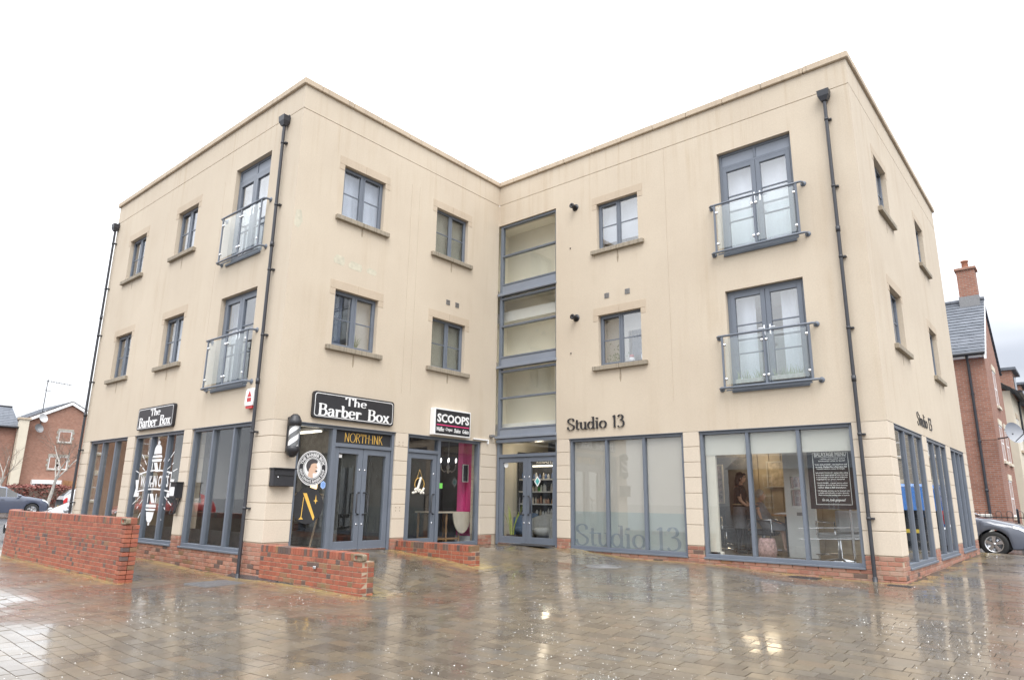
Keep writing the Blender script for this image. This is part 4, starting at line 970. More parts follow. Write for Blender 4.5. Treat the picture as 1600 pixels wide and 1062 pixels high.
t = thing('window_sticker', 'large black disc with a gold letter and star on the side light', 'sticker', A.pt(.87, dg, 1.05))
q = MB(); q.prism(A, disc(A, .875, 1.055, .315), dg, dg+.0025); q.build('black_disc', 'black2', t)
q = MB(); q.prism(A, [(.76, 1.27), (.835, 1.27), (1.02, .83), (1.02, .9), (.95, .9)][:2]+[(1.03, .86), (1.01, .8), (.995, .82)], dg, dg+.0032); q.prism(A, [(.775, 1.2), (.785, 1.2), (.765, .86), (.8, .82), (.71, .82), (.75, .86)], dg, dg+.0034)
st = []
for i in range(8): 
    r = (.06 if i % 4 == 0 else .045) if i % 2 == 0 else .018; st.append((1.03+r*sin(i*pi/4), 1.14+r*cos(i*pi/4)))
st[0] = (1.03, 1.25); q.prism(A, st, dg, dg+.0032); q.build('gold_letter', 'gold', t)
t = thing('window_sticker', 'small pale blue hexagon sticker beside the barber doors', 'sticker', A.pt(1.16, dg, 1.4))
q = MB(); q.prism(A, [(1.16+.058*cos(i*pi/3+.5), 1.42+.075*sin(i*pi/3+.5)) for i in range(6)], dg, dg+.002); q.build('hexagon', M('pale_blue_print', (.35, .5, .8), .5, .05), t)
q = MB(); q.prism(A, [(1.16+.04*cos(i*pi/3+.5), 1.42+.055*sin(i*pi/3+.5)) for i in range(6)], dg, dg+.003); q.build('hexagon_centre', M('mid_blue_print', (.2, .35, .68), .5, .05), t)
q = MB(); q.fb(A, 1.45, 1.53, -.1075, -.1065, 1.93, 1.99); single(q, 'notice', 'white', 'tiny white notice at the top of the left barber door', 'notice')

# barber pole
t = thing('barber_pole', 'striped black and white barber pole on the wall by the corner', 'barber pole', A.pt(.33, 0, 1.9))
q = MB(); q.fb(A, .26, .40, .004, .05, 1.95, 2.56, .01); q.build('backplate', 'black', t)
c = A.pt(.33, .13, 0); cc = (c[0], c[1], 0)
pm, n_, l_, b_ = nt('pole_stripes'); tcn = n_.new('ShaderNodeTexCoord'); sp = n_.new('ShaderNodeSeparateXYZ'); l_.new(tcn.outputs['Object'], sp.inputs[0])
an = n_.new('ShaderNodeMath'); an.operation = 'ARCTAN2'; l_.new(sp.outputs[1], an.inputs[0]); l_.new(sp.outputs[0], an.inputs[1])
ml = n_.new('ShaderNodeMath'); ml.operation = 'MULTIPLY_ADD'; ml.inputs[1].default_value = 1/pi; l_.new(an.outputs[0], ml.inputs[0])
zz = n_.new('ShaderNodeMath'); zz.operation = 'MULTIPLY'; zz.inputs[1].default_value = -5.2; l_.new(sp.outputs[2], zz.inputs[0]); l_.new(zz.outputs[0], ml.inputs[2])
fr2 = n_.new('ShaderNodeMath'); fr2.operation = 'FRACT'; l_.new(ml.outputs[0], fr2.inputs[0])
l_.new(ramp(n_, l_, fr2.outputs[0], [(.49, (.8, .81, .82)), (.51, (.16, .165, .17))]), b_.inputs['Base Color']); b_.inputs['Roughness'].default_value = .3
ORGs = ORG[t.name]
cyl = bpy.data.objects.new('striped_tube', None)
q = MB(); q.lathe([(.085, -.2), (.085, .2)], (0, 0, 0), n=28); me_o = q.build('striped_tube', pm, t, True); me_o.location = Vector((cc[0], cc[1], 2.235))-ORGs
bpy.data.objects.remove(cyl)
q = MB(); q.lathe([(.1, 2.4), (.115, 2.41), (.115, 2.5), (.1, 2.515), (.095, 2.53), (.08, 2.57), (.04, 2.605), (0, 2.61)], cc, n=24); q.build('top_cap', 'black', t)
q = MB(); q.lathe([(0, 1.86), (.04, 1.865), (.08, 1.90), (.095, 1.94), (.115, 1.955), (.115, 2.04), (.1, 2.05)], cc, n=24); q.build('bottom_cap', 'black', t)
# post boxes
t = thing('post_box', 'wide black metal post box on the pier left of the barber side light', 'post box', A.pt(.21, 0, 1.4))
q = MB(); q.fb(A, .02, .42, .004, .13, 1.37, 1.66, .008); q.build('body', 'black', t)
q = MB(); q.fb(A, .0, .44, .004, .17, 1.655, 1.675, .006); q.fb(A, .04, .40, .13, .145, 1.55, 1.63, .005); q.build('flap', 'black', t)
q = MB(); q.lathe([(0, .006), (.012, .006), (.014, 0)], A.pt(.1, .145, 1.52), (1, 0, 0), 10); q.build('lock', 'chrome', t)
t = thing('post_box', 'tall narrow black post box on the pier right of the walk-in cuts window', 'post box', L.pt(-3.2, 0, .85))
q = MB(); q.prism(L, [(-3.36, 1.15), (-3.1, 1.15), (-3.1, 1.44), (-3.36, 1.44)], .004, .14); q.build('body', 'black', t)
q = MB(); q.fb(L, -3.38, -3.08, .004, .17, 1.44, 1.46, .005); q.fb(L, -3.335, -3.125, .14, .15, 1.2, 1.4, .003); q.build('hood', 'black', t)
q = MB(); q.fb(L, -3.32, -3.14, .15, .153, 1.19, 1.36); q.build('white_plate', 'white', t)
q = MB(); q.tube([L.pt(-3.34, .02, 1.14), L.pt(-3.34, .1, .85), L.pt(-3.14, .1, .85), L.pt(-3.14, .02, 1.14)], .012, 6); q.fb(L, -3.3, -3.18, .05, .06, .86, 1.12); q.build('newspaper_holder', 'black', t)
# alarm box
t = thing('alarm_box', 'white alarm box with red triangle beside the drainpipe nearest the barber pole', 'alarm box', L.pt(-.75, 0, 2.7))
q = MB(); q.prism(L, [(-.89, 2.78), (-.63, 2.78), (-.61, 2.84), (-.63, 3.06), (-.68, 3.09), (-.84, 3.09), (-.89, 3.06), (-.91, 2.84)], .004, .08); q.build('cover', 'white', t)
q = MB(); q.prism(L, [(-.87, 2.73), (-.65, 2.73), (-.64, 2.779), (-.88, 2.779)], .004, .07); q.build('red_lens', 'red', t)
q = MB(); q.prism(L, [(-.83, 2.94), (-.69, 2.94), (-.76, 3.05)], .08, .083); q.fb(L, -.83, -.69, .08, .083, 2.85, 2.92); q.build('red_print', 'red', t)

# ------------------------------------------------------------------ glass graphics
t = thing('window_graphic', 'white barber pole sunburst with walk-in cuts ribbon on the window', 'window graphic', L.pt(-4.6, -.09, .5))
d = -.1015
class Remap(Face):
    def __init__(s, kx, kz): s.kind = 'y'; s.kx = kx; s.kz = kz
    def pt(s, a, d, z): return L.pt(-4.74+(a+4.6)*s.kx, d, 1.46+(z-1.36)*s.kz)
c = -4.6; LP = Remap(1.28, .88); LR = Remap(1.0, 1.06)
q = MB(); P = lambda pts, e=0: q.prism(LP, pts, d, d+.002+e)
P([(c-.16, 2.02), (c+.16, 2.02), (c+.2, 1.96), (c-.2, 1.96)]); P([(c-.15, 2.05), (c+.15, 2.05), (c+.13, 2.2), (c+.07, 2.27), (c-.07, 2.27), (c-.13, 2.2)]); P(disc(LP, c, 2.32, .05, 14))
P([(c-.2, 1.93), (c+.2, 1.93), (c+.18, 1.86), (c-.18, 1.86)])
P([(c-.2, .78), (c+.2, .78), (c+.18, .85), (c-.18, .85)]); P([(c-.16, .7), (c+.16, .7), (c+.2, .75), (c-.2, .75)]); P([(c-.15, .67), (c+.15, .67), (c+.11, .5), (c+.05, .43), (c-.05, .43), (c-.11, .5)]); P(disc(LP, c, .39, .035, 14))
for z0, z1 in ((1.62, 1.84), (.88, 1.1)):
    P([(c-.17, z1), (c-.14, z1), (c-.14, z0), (c-.17, z0)]); P([(c+.14, z1), (c+.17, z1), (c+.17, z0), (c+.14, z0)]); P([(c-.1, z1), (c+.02, z1), (c+.12, z0), (c, z0)])
q.build('pole_print', 'white', t)
q = MB()
for i in range(26):
    a = pi*(i+.5)/13; 
    if abs(sin(a)) < .25: continue
    for r0, r1 in ((.5, .62), (.66, .8)) if i % 2 else ((.46, .58), (.64, .70)):
        f = 1+.25*abs(sin(a)); r0_, r1_ = r0*f, r1*f; ca, sa = cos(a), sin(a); wv = .010
        if abs(r0_*ca) < .22: continue
        q.prism(LP, [(c+r0_*ca-sa*wv, 1.36+r0_*sa+ca*wv), (c+r0_*ca+sa*wv, 1.36+r0_*sa-ca*wv), (c+r1_*ca+sa*wv, 1.36+r1_*sa-ca*wv), (c+r1_*ca-sa*wv, 1.36+r1_*sa+ca*wv)], d, d+.0015)
q.build('sunburst_print', 'white', t)
q = MB(); tp = [(c-.8+1.6*i/12, 1.52+.07*(1-((i-6)/6)**2)) for i in range(13)]; bt = [(c-.8+1.6*i/12, 1.2+.05*(1-((i-6)/6)**2)) for i in range(13)]
for arr, o1, o2 in ((tp, 0, .03), (bt, -.03, 0)):
    for i in range(12): q.prism(LR, [(arr[i][0], arr[i][1]+o1), (arr[i+1][0], arr[i+1][1]+o1), (arr[i+1][0], arr[i+1][1]+o2), (arr[i][0], arr[i][1]+o2)], d, d+.0022)
for e in (-1, 1):
    q.prism(LR, [(c+e*.8-.012, 1.17), (c+e*.8+.012, 1.17), (c+e*.8+.012, 1.55), (c+e*.8-.012, 1.55)], d, d+.0024)
    pts = [(c+e*.81, 1.42), (c+e*.97, 1.42), (c+e*.9, 1.26), (c+e*.97, 1.08), (c+e*.7, 1.08), (c+e*.7, 1.16), (c+e*.81, 1.16)]
    q.prism(LR, pts if e > 0 else pts[::-1], d, d+.0018)
q.build('ribbon_print', 'white', t)
q = MB(); plain_text(q, LR, 'WALK-IN CUTS', c-.7, c+.7, 1.27, 1.5, d, d+.002, 0, .02); q.build('ribbon_lettering', 'white', t)
# frosted salon window: films and big lettering
for k, (a, b) in enumerate(((2.19, 3.0), (3.06, 3.87), (3.93, 4.71))):
    q = MB(); q.fb(B, a, b, -.135, -.13, 1.0, 2.43); q.build('frost_film', 'film', st1); q = MB(); q.fb(B, a, b, -.135, -.13, .32, 1.0); q.build('teal_film', 'film2', st1)
FLP = M('film_grey_print', (.23, .265, .30), .6, .03)
q = MB(); lettering(q, B, 'Studio', 2.2, 3.86, .33, .74, -.13, -.126, .12, .04, .085, gap=.03); q.build('film_lettering', FLP, st1); q = MB(); lettering(q, B, '13', 4.06, 4.6, .33, .74, -.13, -.126, .125, .04, .09, gap=.02); q.build('film_lettering', FLP, st1)
for k, (a, b) in enumerate(((5.15, 5.95), (6.01, 6.83), (6.89, 7.67))):
    q = MB(); q.fb(B, a, b, -.135, -.13, 2.06, 2.43); q.build('pale_film', 'filmw', st2)
q = MB(); q.fb(B, 5.15, 5.33, -.2, -.14, .27, 2.1); q.fb(B, 5.13, 5.38, -.22, -.14, .27, .36, .01); q.build('inner_post', 'wallpale', st2)
# portrait posters in the far end window
for k, (a, b) in enumerate(((11.74, 12.33), (12.39, 12.99), (13.05, 13.62))):
    q = MB(); q.fb(E, a, b, -.135, -.13, .32, 2.43); q.build('poster', ('poster_mat', ), es[2]) if False else q.build('poster', M('portrait_poster', (.42, .43, .47), .5, .9, 2.4), es[2])

# ------------------------------------------------------------------ interiors
def lamp(loc, e, col=(1, .78, .5), r=.06):
    l = bpy.data.lights.new('lamp', 'POINT'); l.energy = e; l.color = col; l.shadow_soft_size = r; o = bpy.data.objects.new('lamp_light', l); COL.objects.link(o); o.location = loc; return o
# barber shop
mb = MB()
for a, b in ((-8.55, -7.85), (-7.8, -7.06), (-7.0, -6.3), (-5.77, -5.05), (-4.99, -4.23), (-4.17, -3.43), (-2.97, -2.25), (-2.19, -1.44), (-1.38, -.66)): mb.fb(L, a, b, -.2, -.16, .27, .58)
mb.build('black_dado_panel', 'black2', bd)
mb = MB(); mb.box(-8.9, -4.62, 3.5, 3.6, .26, 2.7); mb.build('partition', 'wallpale', bd)
t = thing('pendant_lamp', 'lit bare bulb hanging inside the leftmost shop window', 'lamp', (-6.75, .8, 2.2))
q = MB(); q.blob((-6.75, .8, 2.17), .05, .05, .06); q.build('bulb', 'lampglow', t); q = MB(); q.tube([(-6.75, .8, 2.24), (-6.75, .8, 2.7)], .006, 6); q.lathe([(.02, 2.22), (.025, 2.27), (.01, 2.29)], (-6.75, .8, 0), n=10); q.build('flex', 'black', t); lamp((-6.75, .8, 2.05), 6)
t = thing('hanging_plant', 'pale knotted rope hanging with trailing foliage in the leftmost window', 'hanging', (-6.6, .55, .6))
q = MB(); rp = [(-6.62+.05*sin(i*1.3), .55+.04*cos(i*1.7), 2.1-i*.09) for i in range(16)]; q.tube(rp, .035, 7); q.build('rope', M('pale_rope', (.6, .56, .48), .9, .3, 30), t)
q = MB()
for i in range(90):
    p = random.choice(rp); a = random.uniform(0, 6.28); r = random.uniform(.05, .13); x, y, z = p[0]+r*cos(a), p[1]+r*sin(a), p[2]+random.uniform(-.08, .05)
    q.add([(x, y, z), (x+.03, y+.01, z-.02), (x+.02, y, z-.07), (x-.02, y-.01, z-.03)], [(0, 1, 2, 3)])
q.build('leaves', M('pale_leaf', (.4, .42, .3), .7, .3, 20), t)
t = thing('wall_mirror', 'round dark framed mirror on the wall seen in the leftmost window', 'mirror', (-7.3, 3.4, 1.2))
q = MB(); q.lathe([(.24, 0), (.24, .03), (.3, .03), (.3, 0)], (-7.3, 3.49, 1.6), (0, -1, 0), 28); q.build('mirror_frame', 'wood', t); q = MB(); q.lathe([(0, .01), (.24, .01)], (-7.3, 3.49, 1.6), (0, -1, 0), 28); q.build('mirror_glass', 'chrome', t)
def lightbar(name, label, x0, x1, y, z, e):
    t = thing(name, label, 'lamp', ((x0+x1)/2, y, z)); q = MB(); q.box(x0, x1, y-.05, y+.05, z, z+.03); q.build('tube', 'tube', t); q = MB(); q.box(x0-.02, x1+.02, y-.07, y+.07, z+.031, z+.08); q.build('batten', 'white', t); lamp(((x0+x1)/2, y, z-.1), e*.35, (1, .9, .75), .2)
lightbar('strip_light', 'lit strip light on the ceiling behind the barber side light', -1.15, -.4, 1.2, 2.4, 8)
lightbar('strip_light', 'far lit strip light deeper inside the barber shop', -4.3, -3.2, 2.2, 2.56, 8)
t = thing('fire_extinguisher', 'red fire extinguisher behind the tall window left of the corner drainpipe', 'fire extinguisher', (-1.5, .75, .26))
q = MB(); q.lathe([(0, .3), (.07, .31), (.075, .36), (.075, .72), (.05, .8), (.02, .83), (.02, .87), (0, .87)], (-1.5, .75, .0), n=16); q.build('cylinder', M('red_enamel', (.6, .03, .03), .3, .05), t); q = MB(); q.box(-1.54, -1.44, .72, .78, .88, .92); q.tube([(-1.5, .75, .88), (-1.42, .74, .86), (-1.41, .72, .6)], .01, 6); q.build('valve', 'black', t); q = MB(); q.lathe([(.077, .5), (.077, .6)], (-1.5, .75, 0), n=16); q.build('label', 'white', t)
t = thing('wall_lantern', 'lit warm wall lantern inside the window left of the drainpipe', 'lamp', (-1.05, 1.6, 1.4))
q = MB(); q.box(-1.1, -1.0, 1.55, 1.65, 1.36, 1.5, .01); q.build('glow', 'lampglow', t); q = MB(); q.box(-1.12, -.98, 1.53, 1.67, 1.5, 1.53); q.box(-1.12, -.98, 1.53, 1.67, 1.33, 1.36); q.tube([(-1.05, 1.67, 1.45), (-1.05, 1.9, 1.45)], .01, 6); q.build('lantern_frame', 'black', t)
q = MB(); q.box(-3.0, -.75, 1.9, 2.0, .26, 2.7); q.build('partition', M('weathered_boards', (.15, .15, .145), .8, .3, 8), bd)
t = thing('easel', 'tan wooden frame leaning inside the barber doors', 'easel', (-.6, 1.35, .26))
q = MB(); q.tube([(-.45, 1.2, .26), (-.5, 1.45, 1.25)], .02, 6); q.tube([(-.5, 1.45, 1.25), (-.5, .85, 1.25)], .02, 6); q.tube([(-.5, .9, 1.25), (-.4, .75, .26)], .02, 6); q.build('frame', M('tan_timber', (.4, .3, .2), .6, .2), t)
t = thing('barber_chair', 'black barber chair behind the glass doors', 'barber chair', (-1.7, 1.9, .26))
q = MB(); q.lathe([(0, .0), (.28, .0), (.28, .03), (.06, .06), (.05, .3)], (-1.7, 1.5, .26), n=18); q.build('base', 'chrome', t); q = MB(); q.box(-1.98, -1.42, 1.22, 1.78, .56, .7, .04); q.build('seat', 'black', t); q = MB(); q.box(-1.98, -1.42, 1.72, 1.86, .7, 1.3, .04); q.build('backrest', 'black', t)
for e in (-1, 1): q = MB(); q.box(-1.7+e*.33-.04, -1.7+e*.33+.04, 1.25, 1.75, .82, .9, .02); q.build('armrest', 'black', t)
mb = MB(); mb.box(-4.49, -.9, 2.80, 2.845, .26, 2.7); mb.box(-3.05, -3.0, .4, 2.0, .26, 2.7); mb.build('dark_lining', 'walldark', bd)
# ice cream shop
mb = MB(); mb.box(-4.49, -4.4, 2.96, 5.7, .26, 2.7); mb.box(-4.39, -.31, 2.955, 3.0, .26, 2.7); mb.box(-4.39, -.32, 3.0, 5.5, .256, .27); mb.box(-4.39, -.32, 3.0, 5.5, 2.66, 2.70); mb.box(-4.39, -.87, 5.5, 5.55, .27, 2.66); mb.build('dark_lining', 'walldark', bd)
mb = MB(); mb.box(-.86, -.31, 5.5, 5.55, .27, 2.66); mb.box(-.86, -.7, 5.38, 5.495, .27, 2.66); mb.build('pink_wall', 'pink', bd)
mb = MB(); mb.box(-.87, -.32, 5.36, 5.379, .27, .40); mb.build('skirting', 'white', bd)
t = thing('drop_leaf_table', 'pale drop leaf gateleg table against the ice cream shop window', 'table', (-.75, 4.8, .27))
q = MB(); q.box(-1.05, -.42, 4.25, 5.38, .905, .935, .006); q.build('tabletop', M('pale_table', (.62, .55, .45), .5, .1), t)
q = MB(); n = 20; F5 = Face('x', -.395); q.prism(F5, [(5.1+.29*cos(pi+pi*i/n), .93+.46*sin(pi+pi*i/n)) for i in range(n+1)], -.022, 0); q.build('drop_leaf', M('pale_table_leaf', (.62, .55, .45), .5, .1), t)
for x in (-1.0, -.5):
    for y in (4.32, 4.7, 5.1): q = MB(); q.lathe([(.025, .27), (.03, .33), (.018, .42), (.03, .52), (.018, .62), (.03, .75), (.025, .905)], (x, y, 0), n=10); q.build('leg', 'wood', t)
for x in (-.52, -1.02): q = MB(); q.box(x, x+.04, 4.34, 5.08, .34, .38); q.build('stretcher', 'wood', t)
t = thing('chandelier', 'dark chandelier with four lit candle bulbs in the ice cream shop', 'chandelier', (-.75, 4.95, 2.0))
q = MB(); q.tube([(-.75, 4.95, 2.66), (-.75, 4.95, 1.8)], .01, 6); q.lathe([(0, 1.78), (.04, 1.82), (.015, 1.86), (.05, 1.92), (.012, 2.0)], (-.75, 4.95, 0), n=12)
for i in range(6):
    a = i*pi/3+.3; q.tube([(-.75+r*cos(a), 4.95+r*sin(a), z) for r, z in ((.02, 1.86), (.1, 1.82), (.18, 1.88), (.2, 2.0))], .008, 6)
q.build('frame', 'galv', t)
q = MB()
for i in range(6): a = i*pi/3+.3; q.blob((-.75+.2*cos(a), 4.95+.2*sin(a), 2.08), .016, .016, .05, n=8, m=6)
q.build('candle_bulbs', M('candle_glow', (1, .95, .9), .5, 0, emit=2.5), t); lamp((-.75, 4.6, 1.7), 2)
t = thing('wreath', 'white flower hoop hanging on the ice cream shop door', 'wreath', A.pt(3.45, -.09, 1.4))
q = MB(); q.tube([A.pt(3.48+.13*cos(2*pi*i/20), -.08, 1.5+.13*sin(2*pi*i/20)) for i in range(21)], .006, 6); q.tube([A.pt(3.48, -.09, 1.8), A.pt(3.4, -.08, 1.6)], .003, 4); q.tube([A.pt(3.48, -.09, 1.8), A.pt(3.56, -.08, 1.6)], .003, 4); q.build('hoop', 'gold', t)
q = MB()
for i in range(26): 
    a, b = (random.uniform(3.3, 3.62), random.uniform(1.32, 1.42)) if i > 10 else (3.42+.008*i, 1.38+.024*i)
    q.blob(A.pt(a, -.07, b), .022, .03, .026, n=7, m=5)
q.build('flowers', M('ivory_petal', (.75, .72, .64), .7, .15, 40), t)
q = MB(); q.fb(A, 4.03, 4.16, -.1015, -.0995, 1.43, 1.54); single(q, 'green_notice', M('green_print', (.2, .7, .12), .5, 0), 'small bright green notice stuck to the ice cream shop window', 'notice')
t = thing('menu_board', 'small vertical black framed sign hanging on the pink wall', 'sign', (-.6, 5.25, 1.6))
q = MB(); q.box(-.52, -.5, 5.17, 5.36, 1.6, 2.0); q.build('board', 'black2', t); q = MB(); F6 = Face('x', -.5); obar(q, F6, 5.17, 5.36, 1.6, 2.0, 0, .01, .015, 0); q.build('border', 'white', t)
lamp((-2.2, 4.2, 2.3), 6, (1, .7, .6))
# stair lobby with salon shelves
t = thing('display_shelves', 'backlit salon shelves full of bottles beside the entrance door', 'shelves', (.35, 7.2, .26))
q = MB(); q.box(-.28, .98, 7.2, 7.25, .26, 2.38); q.box(-.28, -.25, 6.9, 7.2, .26, 2.38); q.build('back_panel', 'walldark', t)
SZ = (.55, .85, 1.14, 1.43, 1.72)
for z in SZ: q = MB(); q.box(-.24, .98, 6.9, 7.195, z-.03, z, .003); q.build('shelf', 'white', t)
q = MB(); q.box(-.2, .95, 7.15, 7.18, 2.02, 2.06); q.build('shelf_light', 'tube', t); lamp((.5, 6.75, 2.25), 5, (1, .85, .65), .1)
F7 = Face('y', 7.18); q = MB(); plain_text(q, F7, 'KÉRASTASE', .1, .8, 2.1, 2.21, 0, .01); q.build('lettering', 'white', t)
bm_ = [M('bottle_%s' % k, c, .3, .05) for k, c in (('cream', (.7, .62, .5)), ('peach', (.62, .36, .25)), ('black', (.05, .05, .05)), ('blue', (.12, .2, .42)), ('white', (.75, .75, .74)), ('red', (.6, .06, .08)), ('amber', (.5, .28, .08)))]
protos = {}
for zi, z in enumerate(SZ):
    x = -.18; cnt = 0
    while x < .93:
        r = random.choice((.022, .026, .03)); h = random.choice((.12, .15, .18)); mi = random.choice(((5, 5, 1), (4, 0, 4, 2), (1, 0, 6, 1), (4, 1, 2, 0), (3, 4, 3, 0))[zi])
        if (r, h, mi) not in protos:
            q = MB(); q.lathe([(0, 0), (r, .004), (r, h*.72), (r*.5, h*.8), (r*.45, h), (0, h)], (0, 0, 0), n=10); o = q.build('product_bottle', bm_[mi]); protos[r, h, mi] = o
        else: o = protos[r, h, mi].copy(); COL.objects.link(o)
        o.location = (x, 6.98+random.uniform(0, .05), z); cnt += 1
        tag(o, '%s hair product bottle, number %s from the left on the %s salon shelf' % (('cream', 'peach', 'black', 'blue', 'white', 'red', 'amber')[mi], ('one', 'two', 'three', 'four', 'five', 'six', 'seven', 'eight', 'nine', 'ten', 'eleven', 'twelve', 'thirteen', 'fourteen', 'fifteen', 'sixteen', 'seventeen', 'eighteen')[min(cnt, 18)-1], ('bottom', 'second lowest', 'middle', 'second highest', 'top')[zi]), 'bottle', 'hair product bottles on the salon shelves')
        x += r*2+random.uniform(.015, .05)
def tub_chair(label, x, y, mat):
    t = thing('tub_chair', label, 'armchair', (x, y, .26)); q = MB(); n = 18
    for i in range(n+1):
        a = -pi*.15+pi*1.3*i/n
        for r in (.24, .31):
            for z in (.3, .82+.1*sin(max(0, min(pi, a)))): q.v.append((x+r*cos(a), y+r*sin(a)*.9, z))
    for i in range(n):
        a, b = 4*i, 4*i+4
        for f in ((a, b, b+1, a+1), (a+2, a+3, b+3, b+2), (a+1, b+1, b+3, a+3)): q.f.append(f); q.mi.append(0); q.sm.append(True); q.tone.append(0)
    q.add([q.v[k] for k in (0, 1, 3, 2)], [(0, 1, 2, 3)]); q.add([q.v[4*n+k] for k in (0, 1, 3, 2)], [(3, 2, 1, 0)]); q.build('backrest', mat, t)
    q = MB(); q.lathe([(0, .62), (.18, .62), (.23, .58), (.23, .5), (.18, .45)], (x, y-.03, 0), n=20); q.build('seat', mat, t); q = MB(); q.lathe([(.18, .26), (.2, .3), (.18, .46)], (x, y-.03, 0), n=16); q.build('base', 'black2', t)
tub_chair('grey upholstered tub chair behind the right entrance door', 1.0, 6.3, M('grey_upholstery', (.33, .33, .32), .85, .1, 20))
tub_chair('dark blue tub chair behind the left entrance door', .28, 6.55, 'denim')
t = thing('potted_plant', 'yellow green spiky plant behind the left entrance door', 'plant', (.4, 6.1, .26))
q = MB(); q.lathe([(0, .26), (.1, .26), (.13, .45), (.11, .45), (.1, .42), (0, .42)], (.3, 6.02, 0), n=16); q.build('pot', 'black2', t)
for i in range(11):
    a = random.uniform(0, 6.28); h = random.uniform(.45, .8); lean = random.uniform(.05, .3); q = MB(); bx, by = .3+.04*cos(a), 6.02+.04*sin(a)
    for k in range(6):
        f = k/5; w_ = .028*(1-f**2)+.002; x, y, z = bx+lean*f*f*cos(a), by+lean*f*f*sin(a), .42+h*f
        q.v += [(x-w_*sin(a), y+w_*cos(a), z), (x+w_*sin(a), y-w_*cos(a), z), (x+.006*cos(a), y+.006*sin(a), z)]
    for k in range(5):
        b0, b1 = 3*k, 3*k+3
        for f in ((b0, b0+2, b1+2, b1), (b0+2, b0+1, b1+1, b1+2), (b0+1, b0, b1, b1+1)): q.f.append(f); q.mi.append(0); q.sm.append(True); q.tone.append(0)
    q.build('leaf', M('lime_leaf', (.45, .52, .10), .5, .25, 12) if i == 0 else 'leafx', t) if False else q.build('leaf', MT.setdefault('limeleaf', M('lime_leaf', (.42, .5, .10), .5, .25, 12)), t)
q = MB(); q.prism(B, disc(B, .27, 2.0, .065, 24), -.1075, -.1055); single(q, 'door_sticker', 'white', 'round white sticker on the left glass entrance door', 'sticker')
q = MB(); q.prism(B, [(1.1, 1.62), (1.19, 1.5), (1.28, 1.62), (1.19, 1.74)], -.1075, -.1055); s_ = single(q, 'door_sticker', 'white', 'white diamond sticker with green centre on the right entrance door', 'sticker')
q = MB(); q.prism(B, [(1.13, 1.62), (1.19, 1.54), (1.25, 1.62), (1.19, 1.70)], -.1055, -.1045); q.build('diamond_centre', M('teal_print', (.1, .42, .4), .5, 0), s_)

# salon
mb = MB(); mb.box(1.95, 7.95, 8.74, 8.84, .26, 2.7); mb.build('partition', 'walltan', bd)
mb = MB()
for k in range(14): mb.box(4.3+.25*k, 4.3+.25*k+.235, 8.71, 8.735, .26, 2.7, .004)
tag(mb.build('wall_panelling', M('tan_boards', (.40, .335, .235), .6, .25, 3), bd))
mb = MB(); mb.box(3.2, 4.2, 8.2, 8.3, .26, 2.7); mb.box(3.3, 4.9, 8.56, 8.69, .26, 2.2); mb.build('dark_lining', M('salon_charcoal', (.10, .095, .09), .7, .2), bd)
mb = MB(); mb.box(2.0, 7.9, 6.25, 8.7, 2.31, 2.36); mb.build('dropped_ceiling', 'walltan', bd)
for i, (x, y) in enumerate(((4.78, 8.25), (5.24, 8.25), (6.9, 7.4), (3.4, 7.2))):
    t = thing('downlight', ('left recessed downlight glowing above the hairdresser', 'right recessed downlight glowing beside the tan wall', 'recessed downlight above the chalkboard', 'recessed downlight behind the frosted window')[i], 'lamp', (x, y, 2.3))
    q = MB(); q.lathe([(.05, 2.30), (.075, 2.295), (.075, 2.308)], (x, y, 0), n=18); q.build('bezel', 'white', t); q = MB(); q.lathe([(0, 2.285), (.045, 2.29), (.05, 2.304)], (x, y, 0), n=18); q.build('bulb', M('downlight_glow', (1, .8, .5), .5, 0, emit=1.6), t); lamp((x, y, 2.15), 3.2 if i < 2 else 2.5, (1, .82, .58), .16)
def frame_pic(label, x, y, z0, z1, w_, mat):
    t = thing('picture', label, 'picture', (x, y, z0)); F_ = Face('y', y); q = MB(); obar(q, F_, x-w_/2, x+w_/2, z0, z1, 0, .03, .035, .004); q.build('picture_frame', M('pale_frame', (.5, .45, .36), .5, .1), t); q = MB(); q.fb(F_, x-w_/2+.035, x+w_/2-.035, 0, .01, z0+.035, z1-.035); q.build('print', mat, t)
frame_pic('large framed poster with red flowers on the salon wall behind the hairdresser', 3.95, 8.54, 1.2, 2.05, .75, M('poster_flowers', (.28, .20, .19), .6, .95, 9))
frame_pic('small framed print on the tan salon wall', 5.45, 8.67, 1.55, 2.1, .42, M('poster_faint', (.5, .42, .3), .6, .5, 8))
frame_pic('second small framed print on the tan wall beside the column', 6.05, 8.67, 1.45, 2.15, .45, M('poster_faint_two', (.5, .45, .36), .6, .5, 8))
t = thing('mirror_station', 'tall white styling station with two rounded mirror openings', 'mirror station', (6.45, 7.0, .26))
FS = Face('y', 6.95)
q = MB(); q.fb(FS, 6.17, 6.28, -.1, 0, .26, 2.7); q.fb(FS, 6.52, 6.68, -.1, 0, .26, 2.7); q.fb(FS, 6.281, 6.519, -.1, -.001, .26, 1.17); q.fb(FS, 6.281, 6.519, -.1, -.001, 1.7, 2.7); q.fb(FS, 6.281, 6.519, -.1, -.001, 1.46, 1.49); q.build('panel', M('station_white', (.62, .63, .62), .5, .03), t)
for z0, z1 in ((1.17, 1.46), (1.49, 1.7)):
    q = MB(); q.fb(FS, 6.281, 6.519, -.06, -.05, z0, z1); q.build('mirror_glass', 'chrome', t)
q = MB(); q.fb(FS, 6.36, 6.5, 0, .004, 1.0, 1.06); q.build('socket_plate', 'galv', t)
t = thing('salon_table', 'light wooden styling shelf by the seated client', 'table', (6.0, 7.2, .26))
